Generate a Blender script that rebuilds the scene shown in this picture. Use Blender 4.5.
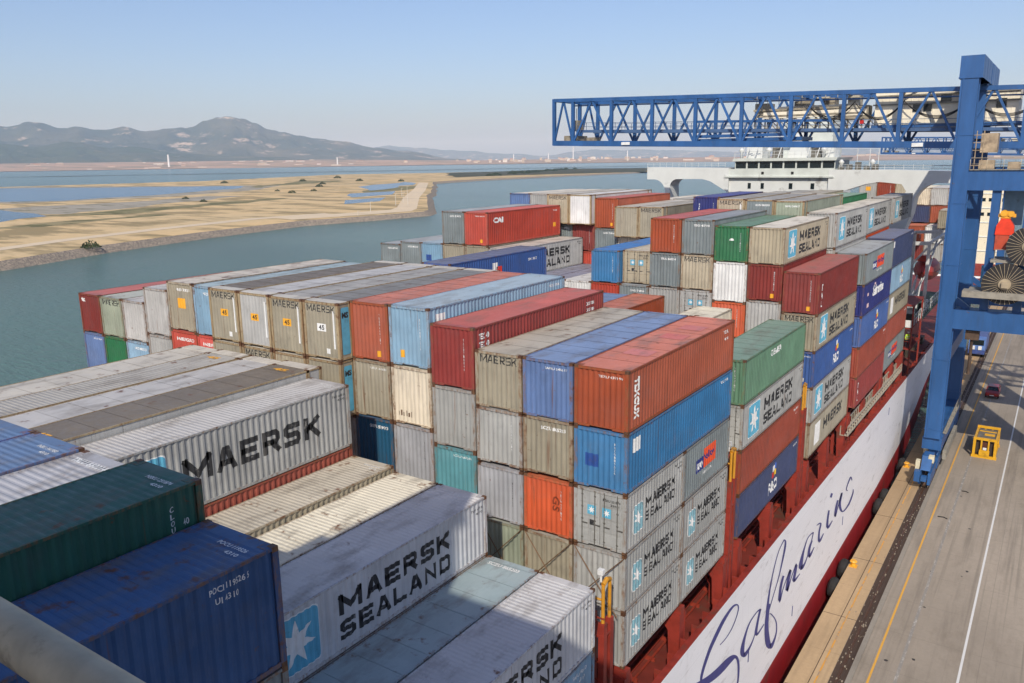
import bpy, bmesh, math, random
from mathutils import Vector, Matrix

for o in list(bpy.data.objects):
    bpy.data.objects.remove(o, do_unlink=True)
scene = bpy.context.scene
COL = scene.collection
random.seed(7)

# ------------------------------------------------------------------ camera
cam_d = bpy.data.cameras.new('camera')
cam = bpy.data.objects.new('camera', cam_d)
COL.objects.link(cam)
F_PX, YAW, PITCH, ROLL = 809.877, 0.598363, 0.221006, -0.013462
cy, sy, cp, sp = math.cos(YAW), math.sin(YAW), math.cos(PITCH), math.sin(PITCH)
fw = Vector((-sy * cp, cy * cp, -sp)); rt = Vector((cy, sy, 0)); up = rt.cross(fw)
cr, sr = math.cos(ROLL), math.sin(ROLL)
r2 = cr * rt + sr * up; u2 = -sr * rt + cr * up
cam.matrix_world = Matrix(((r2.x, u2.x, -fw.x, 13.434), (r2.y, u2.y, -fw.y, -27.763), (r2.z, u2.z, -fw.z, 8.137), (0, 0, 0, 1)))
cam_d.sensor_fit = 'HORIZONTAL'; cam_d.sensor_width = 36.0
cam_d.lens = F_PX * 36.0 / 1024.0
cam_d.clip_start = 0.05; cam_d.clip_end = 120000
scene.camera = cam

# ------------------------------------------------------------------ sky and sun
world = bpy.data.worlds.new('World'); scene.world = world
world.use_nodes = True
wn = world.node_tree
for n in list(wn.nodes): wn.nodes.remove(n)
wo = wn.nodes.new('ShaderNodeOutputWorld'); wb = wn.nodes.new('ShaderNodeBackground')
sky = wn.nodes.new('ShaderNodeTexSky'); sky.sky_type = 'NISHITA'
sky.sun_disc = False
SUN_DIR = Vector((1.30, -2.9, 2.6)).normalized()      # towards the sun
sky.sun_elevation = math.asin(SUN_DIR.z)
sky.sun_rotation = math.atan2(SUN_DIR.x, SUN_DIR.y)
sky.altitude = 0; sky.air_density = 1.0; sky.dust_density = 1.8; sky.ozone_density = 3.5
wb.inputs['Strength'].default_value = 0.128
tint = wn.nodes.new('ShaderNodeMix'); tint.data_type = 'RGBA'; tint.blend_type = 'MULTIPLY'; tint.inputs[0].default_value = 1.0
tint.inputs[7].default_value = (0.98, 0.96, 1.08, 1)
wn.links.new(sky.outputs[0], tint.inputs[6]); wn.links.new(tint.outputs[2], wb.inputs[0]); wn.links.new(wb.outputs[0], wo.inputs[0])
sun_d = bpy.data.lights.new('sun', 'SUN'); sun_d.energy = 4.2; sun_d.angle = math.radians(0.53)
sun_d.color = (1.0, 0.92, 0.80)
sun = bpy.data.objects.new('sun', sun_d); COL.objects.link(sun)
sun.rotation_euler = (-SUN_DIR).to_track_quat('-Z', 'Y').to_euler()
sun.location = (60, -120, 110)

vs = scene.view_settings
vs.view_transform = 'Standard'; vs.look = 'None'; vs.exposure = 0.06; vs.gamma = 1.0
vs.use_curve_mapping = False
scene.cycles.use_denoising = True
scene.cycles.max_bounces = 6; scene.cycles.diffuse_bounces = 3; scene.cycles.glossy_bounces = 3
scene.cycles.volume_bounces = 2

# ------------------------------------------------------------------ helpers
class MB:
    """collects shapes into one mesh"""
    def __init__(s): s.v = []; s.f = []; s.m = []; s.mi = 0
    def face(s, pts):
        b = len(s.v); s.v += [tuple(p) for p in pts]; s.f.append(tuple(range(b, b + len(pts)))); s.m.append(s.mi)
    def box(s, x0, y0, z0, x1, y1, z1):
        if x0 > x1: x0, x1 = x1, x0
        if y0 > y1: y0, y1 = y1, y0
        if z0 > z1: z0, z1 = z1, z0
        b = len(s.v)
        s.v += [(x0, y0, z0), (x1, y0, z0), (x1, y1, z0), (x0, y1, z0), (x0, y0, z1), (x1, y0, z1), (x1, y1, z1), (x0, y1, z1)]
        for q in ((0, 3, 2, 1), (4, 5, 6, 7), (0, 1, 5, 4), (1, 2, 6, 5), (2, 3, 7, 6), (3, 0, 4, 7)):
            s.f.append(tuple(b + i for i in q)); s.m.append(s.mi)
        return s
    def bar(s, a, b, w, h=None):
        a = Vector(a); b = Vector(b); h = h or w
        d = (b - a).normalized()
        ref = Vector((0, 0, 1)) if abs(d.z) < 0.95 else Vector((0, 1, 0))
        n = d.cross(ref).normalized(); m = n.cross(d).normalized()
        n *= w / 2; m *= h / 2
        k = len(s.v)
        for p in (a, b):
            for q in (n + m, -n + m, -n - m, n - m): s.v.append(tuple(p + q))
        for q in ((0, 1, 2, 3), (7, 6, 5, 4), (0, 4, 5, 1), (1, 5, 6, 2), (2, 6, 7, 3), (3, 7, 4, 0)):
            s.f.append(tuple(k + i for i in q)); s.m.append(s.mi)
        return s
    def tube(s, pts, r, n=8, cap=True):
        pts = [Vector(p) for p in pts]
        rs = r if isinstance(r, (list, tuple)) else [r] * len(pts)
        base = len(s.v); pn = None
        for i, p in enumerate(pts):
            d = (pts[min(i + 1, len(pts) - 1)] - pts[max(i - 1, 0)]).normalized()
            ref = Vector((0, 0, 1)) if abs(d.z) < 0.9 else Vector((1, 0, 0))
            a = d.cross(ref).normalized(); b = d.cross(a).normalized()
            for k in range(n):
                t = 2 * math.pi * k / n
                s.v.append(tuple(p + (a * math.cos(t) + b * math.sin(t)) * rs[i]))
        for i in range(len(pts) - 1):
            for k in range(n):
                k2 = (k + 1) % n
                s.f.append((base + i * n + k, base + i * n + k2, base + (i + 1) * n + k2, base + (i + 1) * n + k)); s.m.append(s.mi)
        if cap:
            s.f.append(tuple(base + k for k in range(n))[::-1]); s.m.append(s.mi)
            s.f.append(tuple(base + (len(pts) - 1) * n + k for k in range(n))); s.m.append(s.mi)
        return s
    def prism(s, poly, a0, a1, axis='y'):
        """polygon of (u, w) extruded between a0 and a1 along an axis"""
        def P(u, w, a): return (u, a, w) if axis == 'y' else ((a, u, w) if axis == 'x' else (u, w, a))
        n = len(poly); b = len(s.v)
        for a in (a0, a1):
            for (u, w) in poly: s.v.append(P(u, w, a))
        s.f.append(tuple(range(b, b + n))); s.m.append(s.mi)
        s.f.append(tuple(range(b + 2 * n - 1, b + n - 1, -1))); s.m.append(s.mi)
        for i in range(n):
            j = (i + 1) % n
            s.f.append((b + j, b + i, b + n + i, b + n + j)); s.m.append(s.mi)
        return s
    def ribbon(s, left, right, f=lambda p: p):
        for i in range(len(left) - 1):
            s.face([f(left[i]), f(left[i + 1]), f(right[i + 1]), f(right[i])])
        return s
    def mesh(s, name, mats=(), smooth=False):
        me = bpy.data.meshes.new(name)
        me.from_pydata(s.v, [], s.f)
        for m in mats: me.materials.append(m)
        if any(s.m):
            me.polygons.foreach_set('material_index', s.m)
        if smooth: me.polygons.foreach_set('use_smooth', [True] * len(me.polygons))
        bm = bmesh.new(); bm.from_mesh(me); bmesh.ops.recalc_face_normals(bm, faces=bm.faces); bm.to_mesh(me); bm.free()
        me.update()
        return me
    def build(s, name, mat, parent=None, smooth=False):
        mats = mat if isinstance(mat, (list, tuple)) else [mat]
        o = bpy.data.objects.new(name, s.mesh(name, mats, smooth)); COL.objects.link(o)
        if parent is not None: o.parent = parent
        return o

def tag(o, label=None, cat=None, group=None, kind=None):
    if label: o['label'] = label
    if cat: o['category'] = cat
    if group: o['group'] = group
    if kind: o['kind'] = kind
    return o

def thing(name, label, cat, loc=(0, 0, 0), rz=0.0, group=None):
    o = bpy.data.objects.new(name, None); COL.objects.link(o)
    o.empty_display_size = 0.5
    o.location = loc; o.rotation_euler = (0, 0, rz)
    return tag(o, label, cat, group)

def node(name, parent, loc):
    o = bpy.data.objects.new(name, None); COL.objects.link(o); o.parent = parent; o.location = loc
    return o

def inst(name, me, mat, parent, loc=None):
    """object sharing a mesh, with its own material on the object slot"""
    o = bpy.data.objects.new(name, me); COL.objects.link(o)
    if parent is not None: o.parent = parent
    if loc: o.location = loc
    if mat is not None:
        mats = mat if isinstance(mat, (list, tuple)) else [mat]
        for i, m in enumerate(mats):
            o.material_slots[i].link = 'OBJECT'; o.material_slots[i].material = m
    return o

def dup(root, dloc, label, name=None):
    r = root.copy(); COL.objects.link(r)
    r.location = root.location + Vector(dloc); r['label'] = label
    for ch in list(root.children):
        c = ch.copy(); COL.objects.link(c); c.parent = r
        for g in list(ch.children):
            d = g.copy(); COL.objects.link(d); d.parent = c
    return r

# ------------------------------------------------------------------ materials
def lin(c):
    return tuple(((x / 255) / 12.92 if x / 255 <= 0.04045 else ((x / 255 + 0.055) / 1.055) ** 2.4) for x in c)

class NT:
    def __init__(s, name):
        s.m = bpy.data.materials.new(name); s.m.use_nodes = True
        s.t = s.m.node_tree; s.b = s.t.nodes['Principled BSDF']
    def n(s, typ, **kw):
        x = s.t.nodes.new(typ)
        for k, v in kw.items():
            if k in x.inputs: x.inputs[k].default_value = v
            else: setattr(x, k, v)
        return x
    def l(s, a, b): s.t.links.new(a, b)
    def mix(s, fac, a, b, mode='MIX'):
        x = s.t.nodes.new('ShaderNodeMix'); x.data_type = 'RGBA'; x.blend_type = mode
        for sock, v in ((x.inputs[0], fac), (x.inputs[6], a), (x.inputs[7], b)):
            if hasattr(v, 'is_linked'): s.l(v, sock)
            elif isinstance(v, (int, float)): sock.default_value = v
            else: sock.default_value = (*v[:3], 1)
        return x.outputs[2]
    def ramp(s, src, a, b, lo=0.0, hi=1.0):
        x = s.t.nodes.new('ShaderNodeMapRange'); x.clamp = True
        s.l(src, x.inputs[0]); x.inputs[1].default_value = a; x.inputs[2].default_value = b
        x.inputs[3].default_value = lo; x.inputs[4].default_value = hi
        return x.outputs[0]
    def coords(s, scale=(1, 1, 1), rnd=True):
        tc = s.n('ShaderNodeTexCoord'); mp = s.n('ShaderNodeMapping')
        mp.inputs['Scale'].default_value = scale
        s.l(tc.outputs['Object'], mp.inputs['Vector'])
        if rnd:
            oi = s.n('ShaderNodeObjectInfo'); mu = s.n('ShaderNodeMath', operation='MULTIPLY'); mu.inputs[1].default_value = 173.0
            s.l(oi.outputs['Random'], mu.inputs[0])
            s.l(mu.outputs[0], mp.inputs['Location'])
        return mp.outputs[0]
    def noise(s, vec, scale=1.0, detail=4.0, rough=0.55):
        x = s.n('ShaderNodeTexNoise'); x.inputs['Scale'].default_value = scale
        x.inputs['Detail'].default_value = detail; x.inputs['Roughness'].default_value = rough
        if vec is not None: s.l(vec, x.inputs['Vector'])
        return x.outputs[0]
    def bump(s, h, strength=0.3, dist=0.02):
        x = s.n('ShaderNodeBump'); x.inputs['Strength'].default_value = strength; x.inputs['Distance'].default_value = dist
        s.l(h, x.inputs['Height']); s.l(x.outputs[0], s.b.inputs['Normal'])

K = 0.83
RUST = (0.125, 0.052, 0.024)
_cache = {}
def paint(rgb, rust=0.3, kind='wall', rough=0.55, k=K):
    """weathered container paint; rust 0..1"""
    key = (tuple(rgb), round(rust, 2), kind, k)
    if key in _cache: return _cache[key]
    t = NT('paint_' + kind)
    c = tuple(min(.9, x * k * (1.08 if kind == 'roof' else 1)) for x in lin(rgb))
    v = t.coords()
    lum = sum(c) / 3
    c = tuple(x * .93 + lum * .07 for x in c)
    big = t.noise(v, 0.55, 3)
    col = t.mix(t.ramp(big, 0.3, 0.7), tuple(x * 0.82 for x in c), tuple(min(1, x * 1.12) for x in c))
    chalk = t.noise(t.coords((.5, .3, .9)), 1.0, 6, .6)
    col = t.mix(t.ramp(chalk, .50, .70, 0, .5), col, tuple(x * .78 + (lum * .6 + .06) * .22 for x in c))
    oi = t.n('ShaderNodeObjectInfo'); hv = t.n('ShaderNodeHueSaturation'); t.l(col, hv.inputs['Color'])
    t.l(t.ramp(oi.outputs['Random'], 0, 1, .90, 1.10), hv.inputs['Value']); t.l(t.ramp(oi.outputs['Random'], 0, 1, 1.06, .94), hv.inputs['Saturation'])
    col = hv.outputs[0]
    if kind == 'roof':
        g = sum(c) / 3
        fade = tuple(x * 0.84 + (g * 0.5 + 0.08) * 0.16 for x in c)
        col = t.mix(t.ramp(t.noise(t.coords((0.5, 0.25, 1)), 1.3, 5), 0.35, 0.65), col, fade)
        dirt = t.noise(t.coords((0.9, 0.35, 1)), 1.2, 8, 0.65)
        col = t.mix(t.ramp(dirt, 0.50, 0.68, 0, 0.55), col, (0.13, 0.11, 0.09))
        blot = t.noise(t.coords((0.35, 0.12, 1)), 2.2, 6, 0.55)
        col = t.mix(t.ramp(blot, 0.60, 0.66, 0, 0.35), col, (0.16, 0.14, 0.12))
        spots = t.noise(v, 1.4, 9, 0.62)
        col = t.mix(t.ramp(spots, 0.665 - 0.12 * rust, 0.75 - 0.12 * rust, 0, 0.9), col, RUST)
    else:
        st = t.noise(t.coords((5.0, 5.0, 0.35)), 1.0, 6, 0.6)
        col = t.mix(t.ramp(st, 0.50, 0.75, 0, 0.42), col, tuple(x * 0.45 + 0.018 for x in c))
        st2 = t.noise(t.coords((7.0, 7.0, 0.22)), 1.0, 5, 0.6)
        col = t.mix(t.ramp(st2, 0.665 - 0.12 * rust, 0.78 - 0.12 * rust, 0, 0.8), col, RUST)
        low = t.noise(t.coords((1.1, 1.1, .8)), 1.0, 7, .62)
        col = t.mix(t.ramp(low, 0.56, 0.70, 0, 0.40), col, tuple(x * 0.42 + 0.03 for x in c))
        sp = t.noise(v, 2.6, 9, 0.65)
        if kind == 'wall':
            lo = 0.70 - 0.13 * rust
            col = t.mix(t.ramp(sp, lo, lo + 0.07, 0, 0.95), col, RUST)
        else:
            lo = 0.60 - 0.17 * rust
            fine = t.noise(t.coords((9, 9, 2.2)), 1.0, 8, 0.7)
            col = t.mix(t.ramp(fine, lo - 0.04, lo + 0.16, 0, 0.75), col, (0.20, 0.105, 0.045))
            col = t.mix(t.ramp(sp, lo + 0.08, lo + 0.2, 0, 0.85), col, RUST)
    t.l(col, t.b.inputs['Base Color'])
    rr = t.noise(v, 3.0, 4)
    t.l(t.ramp(rr, 0.3, 0.7, rough - 0.1, rough + 0.15), t.b.inputs['Roughness'])
    t.b.inputs['Specular IOR Level'].default_value = 0.35
    t.bump(t.noise(v, 1.5, 4), 0.6, 0.035)
    _cache[key] = t.m
    return t.m

def plain(rgb, rough=0.6, k=K, var=0.12, scale=2.0, metal=0.0, name='plain', dirt=0.0):
    key = ('pl', tuple(rgb), rough, k, var, scale, metal, dirt)
    if key in _cache: return _cache[key]
    t = NT(name + '_surface'); c = tuple(x * k for x in lin(rgb))
    v = t.coords(rnd=False)
    col = t.mix(t.ramp(t.noise(v, scale, 5), 0.3, 0.7), tuple(x * (1 - var) for x in c), tuple(min(1, x * (1 + var)) for x in c))
    if dirt:
        col = t.mix(t.ramp(t.noise(v, scale * 0.6, 9, 0.65), 0.62 - 0.15 * dirt, 0.75 - 0.1 * dirt, 0, 0.8), col, (0.07, 0.045, 0.03))
    t.l(col, t.b.inputs['Base Color']); t.b.inputs['Roughness'].default_value = rough
    t.b.inputs['Metallic'].default_value = metal
    _cache[key] = t.m
    return t.m

def worn_black():
    t = NT('worn_black_paint'); v = t.coords()
    n = t.noise(v, 3.2, 9, .68); s = t.noise(t.coords((6, 6, .4)), 1.0, 6, .6)
    col = t.mix(t.ramp(n, .56, .66, 0, .75), (.018, .019, .021), (.20, .20, .19))
    col = t.mix(t.ramp(s, .55, .75, 0, .55), col, (.16, .15, .14))
    t.l(col, t.b.inputs['Base Color']); t.b.inputs['Roughness'].default_value = .65
    return t.m
BLACK = worn_black()
WHITE = plain((232, 234, 232), 0.5, name='white_paint', dirt=0.15)
DARK = plain((28, 26, 25), 0.8, name='near_black')  # matt near-black for bridge floodlights, a deck locker and scrap strips
NAVY = plain((38, 52, 120), 0.5, name='navy_paint')
STARBLUE = plain((95, 175, 205), 0.5, name='star_blue', dirt=0.1)
STARFADE = plain((132, 178, 190), 0.55, name='star_blue', dirt=0.3)
YELLOW = plain((235, 170, 45), 0.5, name='yellow_paint', dirt=0.3)
ORANGE = plain((228, 84, 44), 0.5, name='orange_paint')
CASTING = paint((92, 62, 44), 0.55, 'frame')
STEEL = plain((120, 118, 112), 0.45, name='steel', metal=0.5)
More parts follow.
